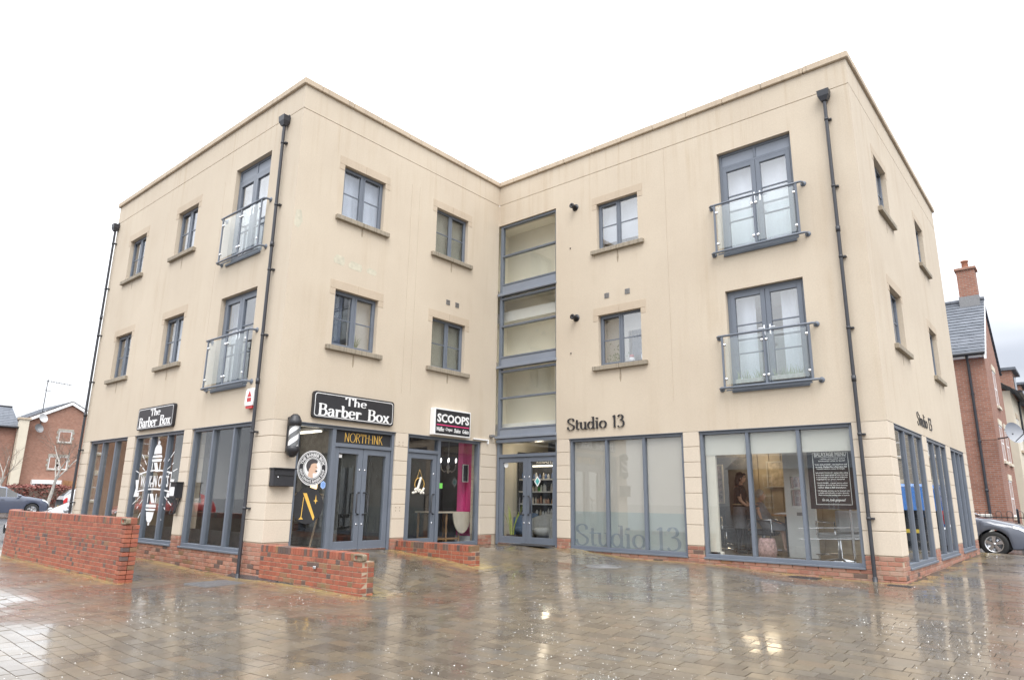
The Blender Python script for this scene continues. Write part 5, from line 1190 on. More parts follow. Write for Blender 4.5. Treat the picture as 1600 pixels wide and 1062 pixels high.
q = MB(); q.box(5.88, 6.32, 6.98, 7.4, .98, 1.02, .005); q.build('tabletop', 'wood', t); q = MB(); q.box(6.1, 6.3, 7.05, 7.35, .26, .979); q.build('cabinet', 'black2', t)
t = thing('magazine', 'open white magazine lying on the styling shelf', 'magazine', (6.0, 7.15, 1.02))
q = MB(); q.add([(5.9, 7.05, 1.024), (6.05, 7.05, 1.05), (6.05, 7.27, 1.05), (5.9, 7.27, 1.024), (6.2, 7.05, 1.024), (6.2, 7.27, 1.024), (5.9, 7.05, 1.02), (6.2, 7.05, 1.02), (6.2, 7.27, 1.02), (5.9, 7.27, 1.02)], [(0, 1, 2, 3), (1, 4, 5, 2), (6, 9, 8, 7), (0, 6, 7, 4, 1), (3, 2, 5, 8, 9), (0, 3, 9, 6), (4, 7, 8, 5)]); q.build('pages', 'white', t)
def salon_chair(label, x, y, rz, mat='black'):
    t = thing('salon_chair', label, 'chair', (x, y, .26), 'salon chairs', rz)
    q = MB(); q.lathe([(0, .0), (.25, .0), (.25, .02), (.04, .05), (.03, .36)], (0, 0, 0), n=20); q.build('pedestal', 'chrome', t, True)
    q = MB(); q.box(-.25, .25, -.25, .25, .36, .47, .03); q.build('seat', mat, t, True); q = MB(); q.box(-.27, -.19, -.25, .25, .47, .85, .03); q.build('backrest', mat, t, True)
    for e in (-1, 1): q = MB(); q.tube([(-.22, e*.28, .45), (-.22, e*.28, .65), (.2, e*.28, .65), (.2, e*.28, .42)], .018, 8); q.build('armrest', 'chrome', t, True)
    q = MB(); q.box(.3, .45, -.12, .12, .08, .1, .005); q.tube([(0, 0, .12), (.35, 0, .09)], .015, 6); q.build('footrest', 'chrome', t, True); return t
salon_chair('black salon chair holding the seated client', 5.62, 7.25, .15)
salon_chair('grey salon chair below the chalkboard with a chrome footrest', 7.1, 6.75, 2.6, M('pale_vinyl', (.3, .3, .3), .5, .1))
salon_chair('empty black salon chair at the back of the salon left of the hairdresser', 4.4, 8.3, -.4)
t = thing('handbag', 'pink patterned bag on the salon floor by the white station', 'bag', (5.95, 6.6, .26))
q = MB(); q.lathe([(0, .26), (.15, .27), (.17, .4), (.14, .58), (.12, .6)], (5.92, 6.55, 0), n=16); q.build('body', M('pink_pattern', (.42, .27, .25), .8, .5, 22), t); q = MB(); q.tube([(5.84, 6.55, .59), (5.86, 6.55, .76), (5.98, 6.55, .76), (6.0, 6.55, .59)], .01, 6); q.build('strap', 'black2', t)
t = thing('chalkboard', 'black chalkboard with white handwritten balayage menu hanging in the window', 'chalkboard', (7.3, 5.95, 1.2))
FC = Face('y', 5.93)
q = MB(); q.fb(FC, 6.93, 7.66, -.03, 0, 1.13, 2.12); q.build('board', 'black2', t)
q = MB(); obar(q, FC, 7.02, 7.58, 1.2, 2.05, 0, .003, .008, 0); q.build('chalk_border', M('chalk_white', (.7, .7, .68), .9, .1), t)
q = MB(); plain_text(q, FC, 'BALAYAGE MENU', 7.05, 7.55, 1.985, 2.055, 0, .004, 0, .04); q.fb(FC, 7.05, 7.55, 0, .003, 1.97, 1.976)
tx = [('...when you need extra', 1.93, .16, .05), ('luminosity? what to book?', 1.895, .14, .05), ('*FULL BALAYAGE... starting from half', 1.835, 0, 0), ('to ends. Perfect for a first time full', 1.80, .03, .02), ('transformation, sunny & bright', 1.765, .05, .08),
      ('*BALAYAGE TOUCH UP... having a little, adding', 1.70, .0, 0), ('in the final stages, great all over the year', 1.665, .02, .0), ('a mini balayage to make some brightness', 1.63, .02, .02), ('highlights to your natural', 1.595, .03, .12),
      ('*FACE FRAME... a great way to soften', 1.535, .02, .04), ('brighten around the face framing', 1.50, .05, .05), ('rather than a full transform', 1.465, .05, .1), ('* All Balayage services can be booked with', 1.41, .0, .0), ('a stylist cut & blowdry or just a blowdry', 1.375, .05, .02), ('Please mention when booking online or in person', 1.34, .05, .02)]
for s_, z, a, b in tx: plain_text(q, FC, s_, 7.045+a*.5, 7.555-b*.5, z, z+.026, 0, .003, 0, .018)
plain_text(q, FC, 'Go on...look gorgeous!', 7.12, 7.48, 1.245, 1.30, 0, .004, 0, .012, .3); q.build('chalk_lettering', MT.setdefault('chalk', M('bright_chalk', (.8, .8, .78), .9, .05)), t)
t = thing('chrome_stand', 'tall chrome barrier post and rails behind the salon window', 'stand', (7.35, 6.3, .26))
q = MB(); q.tube([(7.45, 6.25, .26), (7.45, 6.25, 1.15)], .018, 8); q.lathe([(0, .26), (.12, .26), (.12, .28), (.02, .3)], (7.45, 6.25, 0), n=14); q.build('post', 'chrome', t)
for z in (.62, .8): q = MB(); q.tube([(6.6, 6.25, z), (7.9, 6.25, z+.06)], .01, 6); q.build('rail', 'chrome', t)

# people ---------------------------------------------------------------
def skin_body(name, verts, edges, mat, parent, levels=1):
    me = bpy.data.meshes.new(name); o_ = children_origin(parent)
    me.from_pydata([Vector(v[:3])-o_ for v in verts], edges, []); o = bpy.data.objects.new(name, me); COL.objects.link(o)
    sk_ = o.modifiers.new('skin', 'SKIN'); sk_.use_smooth_shade = True
    for i, v in enumerate(verts): r = v[3] if len(v) == 4 else None; me.skin_vertices[0].data[i].radius = (v[3], v[3] if len(v) < 5 else v[4])
    me.skin_vertices[0].data[0].use_root = True
    sb = o.modifiers.new('sub', 'SUBSURF'); sb.levels = sb.render_levels = levels
    dg_ = bpy.context.evaluated_depsgraph_get(); dg_.update(); m2 = bpy.data.meshes.new_from_object(o.evaluated_get(dg_)); o.modifiers.clear(); o.data = m2
    m2.materials.clear(); m2.materials.append(MT[mat] if isinstance(mat, str) else mat); m2.polygons.foreach_set('use_smooth', [True]*len(m2.polygons)); o.parent = parent; return o
def hand(parent, p, dirv, mat='skin', curl=.4):
    d_ = Vector(dirv).normalized(); sx = d_.cross(Vector((0, 0, 1))).normalized(); n_ = sx.cross(d_); p = Vector(p)
    vs = [(*p, .022, .016), (*(p+d_*.05), .03, .013)]; es = [(0, 1)]
    for k, (off, ln_) in enumerate(((-.026, .055), (-.009, .066), (.009, .06), (.024, .046))):
        b0 = p+d_*.075+sx*off; k1 = b0+d_*ln_*.5-n_*curl*.012; k2 = k1+d_*ln_*.4-n_*curl*.03
        i = len(vs); vs += [(*b0, .0085), (*k1, .0078), (*k2, .0065)]; es += [(1, i), (i, i+1), (i+1, i+2)]
    i = len(vs); a = p+d_*.02-sx*.03; b_ = a+d_*.03-sx*.015-n_*.01; vs += [(*a, .011), (*b_, .009), (*(b_+d_*.025-n_*.012), .0075)]; es += [(0, i), (i, i+1), (i+1, i+2)]
    return vs, es
def person_standing(label, x, y, z0, H, rz):
    t = thing('person', label, 'person', (x, y, z0)); k = H/1.65; c_, s_ = cos(rz), sin(rz)
    P = lambda a, b, h, *r: (x+(a*c_-b*s_)*k, y+(a*s_+b*c_)*k, z0+h*k, *[q*k for q in r])
    vs = [P(0, 0, .92, .13, .1), P(0, 0, 1.05, .115, .09), P(.01, 0, 1.2, .125, .1), P(.015, 0, 1.33, .12, .085), P(.03, 0, 1.43, .05), P(.055, 0, 1.5, .045)]; es = [(0, 1), (1, 2), (2, 3), (3, 4), (4, 5)]
    for e in (-1, 1):
        i = len(vs); vs += [P(.02, e*.09, .82, .085), P(.03+e*.05, e*.09, .48, .058), P(.02+e*.06, e*.09, .28, .05), P(.0+e*.06, e*.09, .08, .034), P(.06+e*.06, e*.095, .035, .034, .03), P(.15+e*.06, e*.1, .025, .03, .022)]
        es += [(0, i)]+[(i+j, i+j+1) for j in range(5)]
        i = len(vs); vs += [P(.02, e*.17, 1.34, .052), P(.02+.05*(e < 0), e*.2, 1.1, .04), P(.18, e*.17, 1.0, .032), P(.27, e*.14, 1.02, .024)]
        es += [(3, i), (i, i+1), (i+1, i+2), (i+2, i+3)]
        hv, he = hand(t, Vector(P(.28, e*.14, 1.02)), (c_, s_, .05)); j = len(vs); vs += [(v[0], v[1], v[2], *[q*k for q in v[3:]]) for v in hv]; es += [(i+3, j)]+[(a+j, b+j) for a, b in he]
    body = skin_body('body', vs, es, 'skin', t)
    Q = lambda a, b, h: Vector(P(a, b, h))
    q = MB(); R = Matrix.Rotation(rz, 3, 'Z'); q.blob(Q(.065, 0, 1.575), .088*k, .072*k, .108*k, T=R); q.blob(Q(.148, 0, 1.565), .016*k, .011*k, .022*k, n=8, m=6, T=R)
    for e in (-1, 1): q.blob(Q(.065, e*.072, 1.565), .016*k, .008*k, .028*k, n=8, m=6, T=R)
    q.build('head', 'skin', t)
    q = MB()
    for e in (-1, 1): q.blob(Q(.138, e*.028, 1.59), .008*k, .012*k, .007*k, n=8, m=6, T=R)
    q.build('eyes', 'black2', t); q = MB(); q.blob(Q(.14, 0, 1.52), .006*k, .022*k, .006*k, n=8, m=6, T=R); q.build('mouth', M('lips', (.4, .14, .12), .5, 0), t)
    return t, P, Q, R, k
t, P, Q, R, k = person_standing('hairdresser in black top and grey skirt with long dark hair standing in the window', 5.2, 7.2, .262, 1.50, .1)
q = MB(); q.blob(Q(.035, 0, 1.6), .105*k, .09*k, .115*k, T=R); q.blob(Q(-.03, 0, 1.48), .06*k, .09*k, .16*k, T=R); q.blob(Q(-.05, 0, 1.36), .045*k, .08*k, .17*k, T=R); q.blob(Q(.12, .0, 1.66), .04*k, .07*k, .03*k, T=R); q.build('hair', 'hairdark', t)
def shell(secs, n=20):
    q = MB()
    for a, b, h, ra, rb in secs:
        for i in range(n): q.v.append(tuple(Q(a+ra*cos(2*pi*i/n), b+rb*sin(2*pi*i/n), h)))
    for j in range(len(secs)-1):
        for i in range(n): q.f.append((j*n+i, j*n+(i+1) % n, (j+1)*n+(i+1) % n, (j+1)*n+i)); q.mi.append(0); q.sm.append(True); q.tone.append(0)
    return q
q = shell([(0, 0, .97, .145, .175), (.0, 0, 1.1, .12, .145), (.015, 0, 1.2, .14, .155), (.015, 0, 1.32, .125, .165), (.02, 0, 1.39, .085, .13), (.035, 0, 1.43, .06, .065)])
for e in (-1, 1): q.tube([P(.02, e*.15, 1.36), P(.022, e*.185, 1.28), P(.03, e*.2, 1.18)], .066*k, 10, r1=.056*k)
q.build('black_top', 'cloth', t)
q = shell([(0, 0, 1.0, .135, .165), (0, 0, .9, .155, .19), (.01, 0, .7, .17, .2), (.015, 0, .52, .175, .2)]); q.build('skirt', 'greycloth', t)
q = shell([(0, 0, 1.005, .15, .18), (0, 0, 1.03, .147, .177)]); q.build('belt', 'walltan', t)
q = MB()
for e in (-1, 1): q.tube([P(.03+e*.05, e*.09, .55), P(.02+e*.06, e*.09, .28), P(.0+e*.06, e*.09, .07)], .068*k, 12, r1=.045*k); q.blob(Q(.07+e*.06, e*.095, .04), .13*k, .05*k, .045*k, T=R)
q.build('black_tights_and_shoes', 'cloth', t)
# seated client
t = thing('person', 'client with short grey hair sitting in a salon chair under a grey cape', 'person', (5.62, 7.25, .262)); k = .92; x0_, y0_, rz = 5.62, 7.25, .12
P = lambda a, b, h, *r: (x0_+(a*cos(rz)-b*sin(rz))*k, y0_+(a*sin(rz)+b*cos(rz))*k, .262+h*k, *[q*k for q in r]); Q = lambda a, b, h: Vector(P(a, b, h)); R = Matrix.Rotation(rz, 3, 'Z')
vs = [P(-.05, 0, .56, .14, .12), P(-.07, 0, .75, .12, .1), P(-.06, 0, .93, .125, .095), P(-.05, 0, 1.04, .05), P(-.03, 0, 1.1, .045)]; es = [(0, 1), (1, 2), (2, 3), (3, 4)]
for e in (-1, 1):
    i = len(vs); vs += [P(.1, e*.1, .55, .08), P(.4, e*.1, .53, .06), P(.42, e*.1, .3, .048), P(.43, e*.1, .12, .036), P(.55, e*.1, .08, .03)]; es += [(0, i)]+[(i+j, i+j+1) for j in range(4)]
    i = len(vs); vs += [P(-.05, e*.18, .92, .05), P(.02, e*.22, .7, .04), P(.25, e*.15, .66, .03)]; es += [(2, i), (i, i+1), (i+1, i+2)]
    hv, he = hand(t, Vector(P(.26, e*.15, .66)), (1, .1, -.1)); j = len(vs); vs += [(v[0], v[1], v[2], *[q*k for q in v[3:]]) for v in hv]; es += [(i+2, j)]+[(a+j, b+j) for a, b in he]
skin_body('body', vs, es, 'skin', t)
q = MB(); q.blob(Q(-.01, 0, 1.19), .088*k, .074*k, .11*k, T=R); q.blob(Q(.075, 0, 1.18), .016*k, .011*k, .022*k, n=8, m=6, T=R)
for e in (-1, 1): q.blob(Q(-.01, e*.074, 1.18), .016*k, .008*k, .028*k, n=8, m=6, T=R)
q.build('head', 'skin', t)
q = MB()
for e in (-1, 1): q.blob(Q(.066, e*.028, 1.205), .008*k, .012*k, .007*k, n=8, m=6, T=R)
q.build('eyes', 'black2', t); q = MB(); q.blob(Q(-.035, 0, 1.225), .098*k, .09*k, .105*k, T=R); q.build('hair', 'hairfair', t)
q = shell([(.28, 0, .5, .3, .27), (.2, 0, .62, .28, .27), (0, 0, .72, .2, .25), (-.05, 0, .9, .15, .22), (-.05, 0, 1.0, .1, .14), (-.045, 0, 1.06, .06, .065)]); q.build('cape', 'greycloth', t)
# flower boxes and odds and ends in the upper windows
t = thing('window_plant', 'small green plant on the sill inside the left first floor window', 'plant', A.pt(1.75, -.25, 4.0))
q = MB()
for i in range(14):
    a = random.uniform(0, 6.28); r = random.uniform(.04, .16); h = random.uniform(.15, .36); b0 = Vector(A.pt(1.75, -.24, 4.03)); q.tube([b0, b0+Vector((.02*cos(a), r*.5*sin(a), h*.7)), b0+Vector((.03*cos(a), r*sin(a), h))], .008, 5, r1=.002)
q.build('stems', M('plant_green', (.16, .25, .08), .6, .3, 10), t)
t = thing('window_plant', 'leafy pot plant inside the first floor window above the salon name', 'plant', B.pt(3.2, -.25, 4.0))
q = MB()
for i in range(60):
    c_ = Vector(B.pt(3.2+random.gauss(0, .11), -.24, 4.08+abs(random.gauss(0, .17)))); a = random.uniform(0, 6.28); e1 = Vector((cos(a), 0, sin(a)))*.03; e2 = Vector((-sin(a), .3, cos(a)))*.014; q.add([c_-e1, c_+e2, c_+e1, c_-e2], [(0, 1, 2, 3)])
q.build('leaves', 'sill_leaf' if 'sill_leaf' in MT else MT.setdefault('sill_leaf', M('sage_leaf', (.26, .31, .2), .6, .3, 10)), t)
t = thing('storage_jar', 'white jar with red lid inside the right half of the first floor window', 'jar', B.pt(3.6, -.25, 4.0)); q = MB(); q.lathe([(0, 4.03), (.06, 4.03), (.065, 4.1), (.055, 4.14), (0, 4.14)], B.pt(3.58, -.25, 0), n=14); q.build('jar', 'white', t); q = MB(); q.lathe([(0, 4.145), (.05, 4.145), (.045, 4.2), (0, 4.21)], B.pt(3.58, -.25, 0), n=14); q.build('lid', 'red', t)
t = thing('soap_bottle', 'clear pump bottle at the right edge of the first floor window', 'bottle', B.pt(3.84, -.25, 4.0)); q = MB(); q.lathe([(0, 4.03), (.03, 4.03), (.03, 4.16), (.01, 4.19), (.008, 4.25), (0, 4.25)], B.pt(3.83, -.24, 0), n=12); q.fb(B, 3.8, 3.84, -.25, -.23, 4.25, 4.262); q.build('bottle', 'clear', t)
for nm, a, b, lb in (('flower_trough', 5.9, 6.4, 'left trough of spiky green plants behind the first floor balcony glass'), ('flower_trough', 6.55, 7.1, 'right trough of spiky green plants behind the first floor balcony glass')):
    t = thing(nm, lb, 'planter', B.pt(a, .05, 3.24)); q = MB(); q.fb(B, a, b, .02, .095, 3.3, 3.38, .008); q.build('trough', M('trough_grey', (.35, .36, .34), .7, .2, 20), t); q = MB()
    for i in range(34):
        s = random.uniform(a+.03, b-.03); h = random.uniform(.05, .2); q.tube([B.pt(s, .055, 3.38), B.pt(s+random.gauss(0, .04), .055+random.gauss(0, .015), 3.38+h)], .006, 4, r1=.001)
    q.build('foliage', 'sill_leaf', t)

# ------------------------------------------------------------------ vehicles
def lerp_t(tab, t):
    for (a, b), (c, d) in zip(tab, tab[1:]):
        if t <= c: return b+(d-b)*(t-a)/(c-a) if c > a else d
    return tab[-1][1]
CAR = dict(
  hatch=dict(Lg=4.05, W=.87, belt=[(0, .80), (.03, .98), (.3, .97), (.7, .93), (.78, .90), (.93, .74), (.98, .62), (1, .5)],
    top=[(0, .82), (.02, 1.02), (.13, 1.36), (.22, 1.42), (.42, 1.44), (.52, 1.39), (.72, .96), (.8, .93), (.93, .80), (.98, .66), (1, .52)],
    plan=[(0, .80), (.05, .92), (.25, 1), (.75, 1), (.9, .93), (.97, .78), (1, .62)], glass=(.17, .64), ws=(.53, .715), rw=(.025, .125), wx=(.17, .795), pil=(.33, .52)),
  suv=dict(Lg=4.5, W=.92, belt=[(0, .85), (.03, 1.05), (.3, 1.06), (.7, 1.02), (.78, 1.0), (.93, .88), (.98, .72), (1, .55)],
    top=[(0, .9), (.02, 1.1), (.12, 1.52), (.22, 1.62), (.42, 1.64), (.52, 1.58), (.7, 1.09), (.78, 1.05), (.93, .93), (.98, .76), (1, .56)],
    plan=[(0, .82), (.05, .94), (.25, 1), (.75, 1), (.9, .95), (.97, .82), (1, .68)], glass=(.15, .63), ws=(.53, .695), rw=(.025, .115), wx=(.18, .80), pil=(.33, .51)),
  van=dict(Lg=4.9, W=.95, belt=[(0, 1.0), (.02, 1.1), (.6, 1.1), (.78, 1.08), (.85, 1.0), (.95, .85), (.98, .7), (1, .5)],
    top=[(0, 1.1), (.012, 1.8), (.05, 1.9), (.6, 1.92), (.68, 1.84), (.82, 1.12), (.86, 1.05), (.95, .92), (.98, .75), (1, .5)],
    plan=[(0, .93), (.03, 1), (.75, 1), (.9, .95), (.97, .85), (1, .7)], glass=(.62, .78), ws=(.685, .815), rw=(.012, .02), wx=(.2, .82), pil=(.7,)))
def car(label, loc, rz, paint, kind='hatch', group=None, cat='car'):
    c = CAR[kind]; t = thing('parked_van' if kind == 'van' else 'parked_car', label, cat, loc, group, rz); Lg, W_ = c['Lg'], c['W']
    N = 72; wr = .31 if kind == 'hatch' else .34; ar = wr+.055
    X = lambda tt: -Lg/2+Lg*tt
    wxs = [X(q) for q in c['wx']]
    st = sorted(set([i/N for i in range(N+1)]+list(c['pil'])+[q+.012 for q in c['pil']]+list(c['glass'])+list(c['ws'])+list(c['rw'])))
    rows = []
    for tt in st:
        x = X(tt); zb = .2+.06*max(0, (tt-.9)*10)*.5
        arch = 0
        for wx in wxs:
            dx = abs(x-wx)
            if dx < ar: zb = max(zb, wr+sqrt(ar*ar-dx*dx)); arch = 1
        be = lerp_t(c['belt'], tt); tp = max(lerp_t(c['top'], tt), be+.004); hw = W_*lerp_t(c['plan'], tt); cab = min(1, max(0, (tp-be)/.42))
        zb = min(zb, be-.06)
        rf = hw*(.90-.2*cab) if kind != 'van' else hw*(.9-.06*cab)
        flare = .012 if arch else 0
        rows.append([(x, hw*.97+flare, zb), (x, hw+flare, zb+(be-zb)*.3), (x, hw*1.0, zb+(be-zb)*.62), (x, hw*.985, be-.06), (x, hw*.94, be), (x, rf+.02*cab, be+(tp-be)*(.86 if cab > .15 else .7)), (x, rf*.8, tp-.012*cab), (x, rf*.4, tp), (x, 0, tp+.004)])
    nr = 9; body = MB(); cells = {}
    for sgn in (1, -1):
        for i in range(len(st)-1):
            m_ = (st[i]+st[i+1])/2
            for j in range(nr-1):
                a, b, d, e = rows[i][j], rows[i+1][j], rows[i+1][j+1], rows[i][j+1]
                qd = [(p[0], p[1]*sgn, p[2]) for p in (a, b, d, e)]
                if sgn < 0: qd = qd[::-1]
                key_ = 'b'
                pil = any(q <= m_ <= q+.012 for q in c['pil'])
                if j == 4 and c['glass'][0] < m_ < c['glass'][1] and not pil: key_ = 'g'
                if j >= 5 and (c['ws'][0] < m_ < c['ws'][1] or c['rw'][0] < m_ < c['rw'][1]): key_ = 'w'
                cells.setdefault(key_, []).append(qd)
                if j == 3 and m_ > .9 and m_ < .985: cells.setdefault('hl', []).append(qd)
                if j in (2, 3) and m_ < .045: cells.setdefault('tl', []).append(qd)
                if j in (1, 2) and m_ > .975: cells.setdefault('gr', []).append(qd)
    def emit(key_, name, mat, off=0.0, sm=True):
        q = MB(); vm = {}
        for qd in cells.get(key_, []):
            n_ = (Vector(qd[1])-Vector(qd[0])).cross(Vector(qd[2])-Vector(qd[0])); n_ = n_.normalized() if n_.length > 0 else Vector((0, 0, 1))
            if n_.y*qd[0][1] < 0: n_ = -n_
            ids = []
            for p in qd:
                p = tuple(round(v+off*w_, 4) for v, w_ in zip(p, n_)) if off else tuple(round(v, 4) for v in p)
                if p not in vm: vm[p] = len(q.v); q.v.append(p)
                ids.append(vm[p])
            if len(set(ids)) > 2: q.f.append(tuple(dict.fromkeys(ids))); q.mi.append(0); q.sm.append(sm); q.tone.append(0)
        return q.build(name, mat, t, True) if q.f else None
    emit('b', 'body', paint); emit('g', 'side_window', 'carglass'); emit('w', 'windscreen', 'carglass')
    emit('hl', 'headlight', 'clear', .012); emit('tl', 'tail_light', 'red', .012); emit('gr', 'grille', 'black', .008)
    q = MB(); q.box(-Lg/2+.15, Lg/2-.2, -W_*.82, W_*.82, .18, .5); q.build('underbody', 'black2', t, True)
    q = MB(); q.box(-Lg/2+.5, Lg*.2, -W_*.7, W_*.7, .5, .85, .05); 
    for e in (-1, 1): q.box(-.1, .12, e*.38-.22, e*.38+.22, .8, 1.22, .05)
    q.build('seats', 'black2', t, True)
    for wx in wxs:
        for e in (-1, 1):
            y_ = e*(W_-.1); w_ = MB(); w_.lathe([(wr*.66, .09), (wr*.9, .1), (wr, .07), (wr, -.09), (wr*.8, -.1)], (wx, y_, wr), (0, e, 0), 28); wo_ = w_.build('wheel', 'tyre', t, True)
            r_ = MB(); r_.lathe([(wr*.68, .085), (wr*.62, .09), (wr*.58, .04), (wr*.1, .02)], (wx, y_, wr), (0, e, 0), 28)
            for k in range(5):
                a = 2*pi*k/5+.3; u = Vector((cos(a), 0, sin(a))); v = Vector((-sin(a), 0, cos(a))); c0 = Vector((wx, y_+e*.085, wr))
                pts = [c0+u*.03+v*.028, c0+u*wr*.62+v*.045, c0+u*wr*.62-v*.045, c0+u*.03-v*.028]; bk = [p-Vector((0, e*.03, 0)) for p in pts]
                r_.add(pts+bk, [(0, 1, 2, 3), (0, 4, 5, 1), (1, 5, 6, 2), (2, 6, 7, 3), (3, 7, 4, 0)])
            r_.lathe([(0, .095), (.035, .092), (.04, .06)], (wx, y_, wr), (0, e, 0), 14); r_.build('rim', 'steel', wo_, True)
    for e in (-1, 1):
        q = MB(); q.blob((X(c['ws'][1])-.22, e*(W_+.1), lerp_t(c['belt'], .65)+.07), .09, .11, .075, n=12, m=8); q.build('wing_mirror', paint, t, True)
        q = MB(); q.box(X(.46), X(.46)+.18, e*(W_+.003)-.012, e*(W_+.003)+.012, lerp_t(c['belt'], .4)-.16, lerp_t(c['belt'], .4)-.13, .005); q.build('door_handle', paint, t, True)
    i0 = [i for i, q in enumerate(st) if .74 < q < .95]
    for e in (-1, 1):
        q = MB(); q.tube([(rows[i][4][0], e*rows[i][4][1]*.985, rows[i][4][2]+.006) for i in i0], .005, 5); q.build('bonnet_seam', 'black2', t, True)
        q = MB(); q.tube([(X(.735), e*(W_+.002), z) for z in (.3, .5, .7, .86)], .004, 5); q.build('door_seam', 'black2', t, True)
    for s_, nm in ((1, 'front_plate'), (-1, 'rear_plate')):
        q = MB(); q.box(s_*(Lg/2+.002)-.01, s_*(Lg/2+.002)+.01, -.26, .26, .42, .53); q.build('number_plate', 'white' if s_ > 0 else M('yellow_plate', (.75, .55, .05), .4, 0), t, True)
    return t
def paint(name, col): 
    m = M(name, col, .22, .04, 3); m.node_tree.nodes['Principled BSDF'].inputs['Coat Weight'].default_value = .8; m.node_tree.nodes['Principled BSDF'].inputs['Coat Roughness'].default_value = .03; return m
car('graphite grey hatchback parked beyond the right end of the building', (7.22, 16.55, -.02), 0, paint('graphite_paint', (.085, .095, .125)), 'hatch')
car('dark blue car at the far left behind the long brick wall', (-36, 4.75, 0), pi/2, paint('deep_blue_paint', (.075, .088, .13)), 'suv')
car('silver car whose windscreen shows above the long brick wall', (-17.2, 2.75, -.34), -pi/2-.05, paint('silver_paint', (.38, .40, .42)), 'hatch')
car('pale sports utility car showing its red tail light by the wooden fence', (-40, 11.1, 0), pi/2, paint('white_grey_paint', (.45, .46, .48)), 'suv')
car('red car parked in the yard mirrored in the barber shop windows', (-20.5, -6.8, -.05), pi/2+.1, paint('red_paint', (.45, .035, .03)), 'hatch')
car('bright blue van parked on the road mirrored in the end windows', (10.32, 20.7, 0), pi/2, paint('bright_blue_paint', (.02, .19, .62)), 'van', cat='van')

# ------------------------------------------------------------------ neighbouring houses
MT['fb'] = far_brick('house_brick', (.31, .135, .088), (.385, .18, .122), (.33, .265, .215)); MT['fb2'] = far_brick('orange_house_brick', (.28, .115, .075), (.36, .162, .108), (.31, .25, .21)); MT['fstone'] = far_brick('stone_wall', (.34, .30, .25), (.44, .40, .33), (.3, .27, .23), 1.8)
MT['cream'] = M('cream_wall', (.62, .56, .45), .85, .05, 2); MT['fglass'] = M('dark_window', (.10, .105, .11), .12, .2, 3)
def hwin(parent, F, s0, s1, z0, z1, trim='cream', bars=True):
    q = MB(); obar(q, F, s0, s1, z0, z1, -.06, .01, .06, 0)
    if bars: q.fb(F, (s0+s1)/2-.03, (s0+s1)/2+.03, -.05, .005, z0+.06, z1-.06); q.fb(F, s0+.06, s1-.06, -.05, .004, (z0+z1)/2-.025, (z0+z1)/2+.025)
    o = q.build('window', 'white', parent); q = MB(); q.fb(F, s0+.06, s1-.06, -.05, -.03, z0+.06, z1-.06); q.build('pane', 'fglass', o)
    q = MB(); q.fb(F, s0-.12, s1+.12, -.02, .03, z1+.001, z1+.22); q.build('lintel', trim, o); q = MB(); q.fb(F, s0-.1, s1+.1, -.02, .07, z0-.11, z0-.001); q.build('sill', trim, o); return o
def tile_roof(parent, a, b, c, d, mat='slate', courses=26, th=.03):
    """a-b eaves edge, d-c ridge edge; courses of overlapping slates"""
    a, b, c, d = map(Vector, (a, b, c, d)); n_ = (b-a).cross(d-a).normalized(); 
    if n_.z < 0: n_ = -n_
    q = MB()
    for i in range(courses):
        f0, f1 = i/courses, min(1, (i+1.12)/courses); p0, p1 = a.lerp(d, f0), b.lerp(c, f0); p3, p2 = a.lerp(d, f1), b.lerp(c, f1)
        lo = n_*th; hi = n_*.004; vs = [p0+lo, p1+lo, p2+hi, p3+hi, p0, p1]
        q.add(vs, [(0, 1, 2, 3), (4, 5, 1, 0)])
    return q.build('roof', mat, parent)
def chimney(parent, x0, x1, y0, y1, z0, z1, mat='fb2'):
    q = MB(); q.box(x0, x1, y0, y1, z0, z1); o = q.build('chimney', mat, parent); q = MB(); q.box(x0-.06, x1+.06, y0-.06, y1+.06, z1+.001, z1+.1, .01); q.build('chimney_cap', 'fb', o)
    q = MB(); q.lathe([(.13, z1+.1), (.11, z1+.4), (.14, z1+.41), (.14, z1+.46), (.09, z1+.46)], ((x0+x1)/2, (y0+y1)/2, 0), n=14); q.build('chimney_pot', M('terracotta', (.36, .17, .11), .8), o)
    q = MB(); q.box(x0-.03, x1+.03, y0-.03, y1+.03, z0-.1, z0+.45); q.build('lead_flashing', 'galv', o)
# right: brick house across the lane
h = thing('brick_house', 'orange brick house with slate roof and chimney across the lane on the right', 'house', (8.2, 23, 0))
q = MB(); x0, x1, y0, y1, ze, yr, zr = -2, 8.2, 23.0, 28.2, 6.62, 25.6, 9.15
q.add([(x0, y0, -.3), (x1, y0, -.3), (x1, y1, -.3), (x0, y1, -.3), (x0, y0, ze), (x1, y0, ze), (x1, y1, ze), (x0, y1, ze), (x1, yr, zr), (x0, yr, zr)], [(0, 1, 5, 4), (1, 2, 6, 8, 5), (2, 3, 7, 6), (3, 0, 4, 9, 7)]); q.build('wall', 'fb2', h)
tile_roof(h, (x0-.1, y0-.25, ze+.0), (x1+.07, y0-.25, ze+.0), (x1+.07, yr, zr+.14), (x0-.1, yr, zr+.14), courses=18); tile_roof(h, (x1+.07, y1+.25, ze), (x0-.1, y1+.25, ze), (x0-.1, yr, zr+.14), (x1+.07, yr, zr+.14), courses=18)
q = MB(); q.tube([(x0, yr, zr+.18), (x1+.08, yr, zr+.18)], .09, 8); q.build('ridge_tiles', 'slate', h)
q = MB(); q.box(x0, x1+.02, y0-.2, y0-.01, ze-.12, ze-.02); q.build('soffit', 'white', h); q = MB(); q.tube([(x0, y0-.28, ze+.0), (x1+.06, y0-.28, ze+.0)], .06, 8); q.build('gutter', 'black', h)
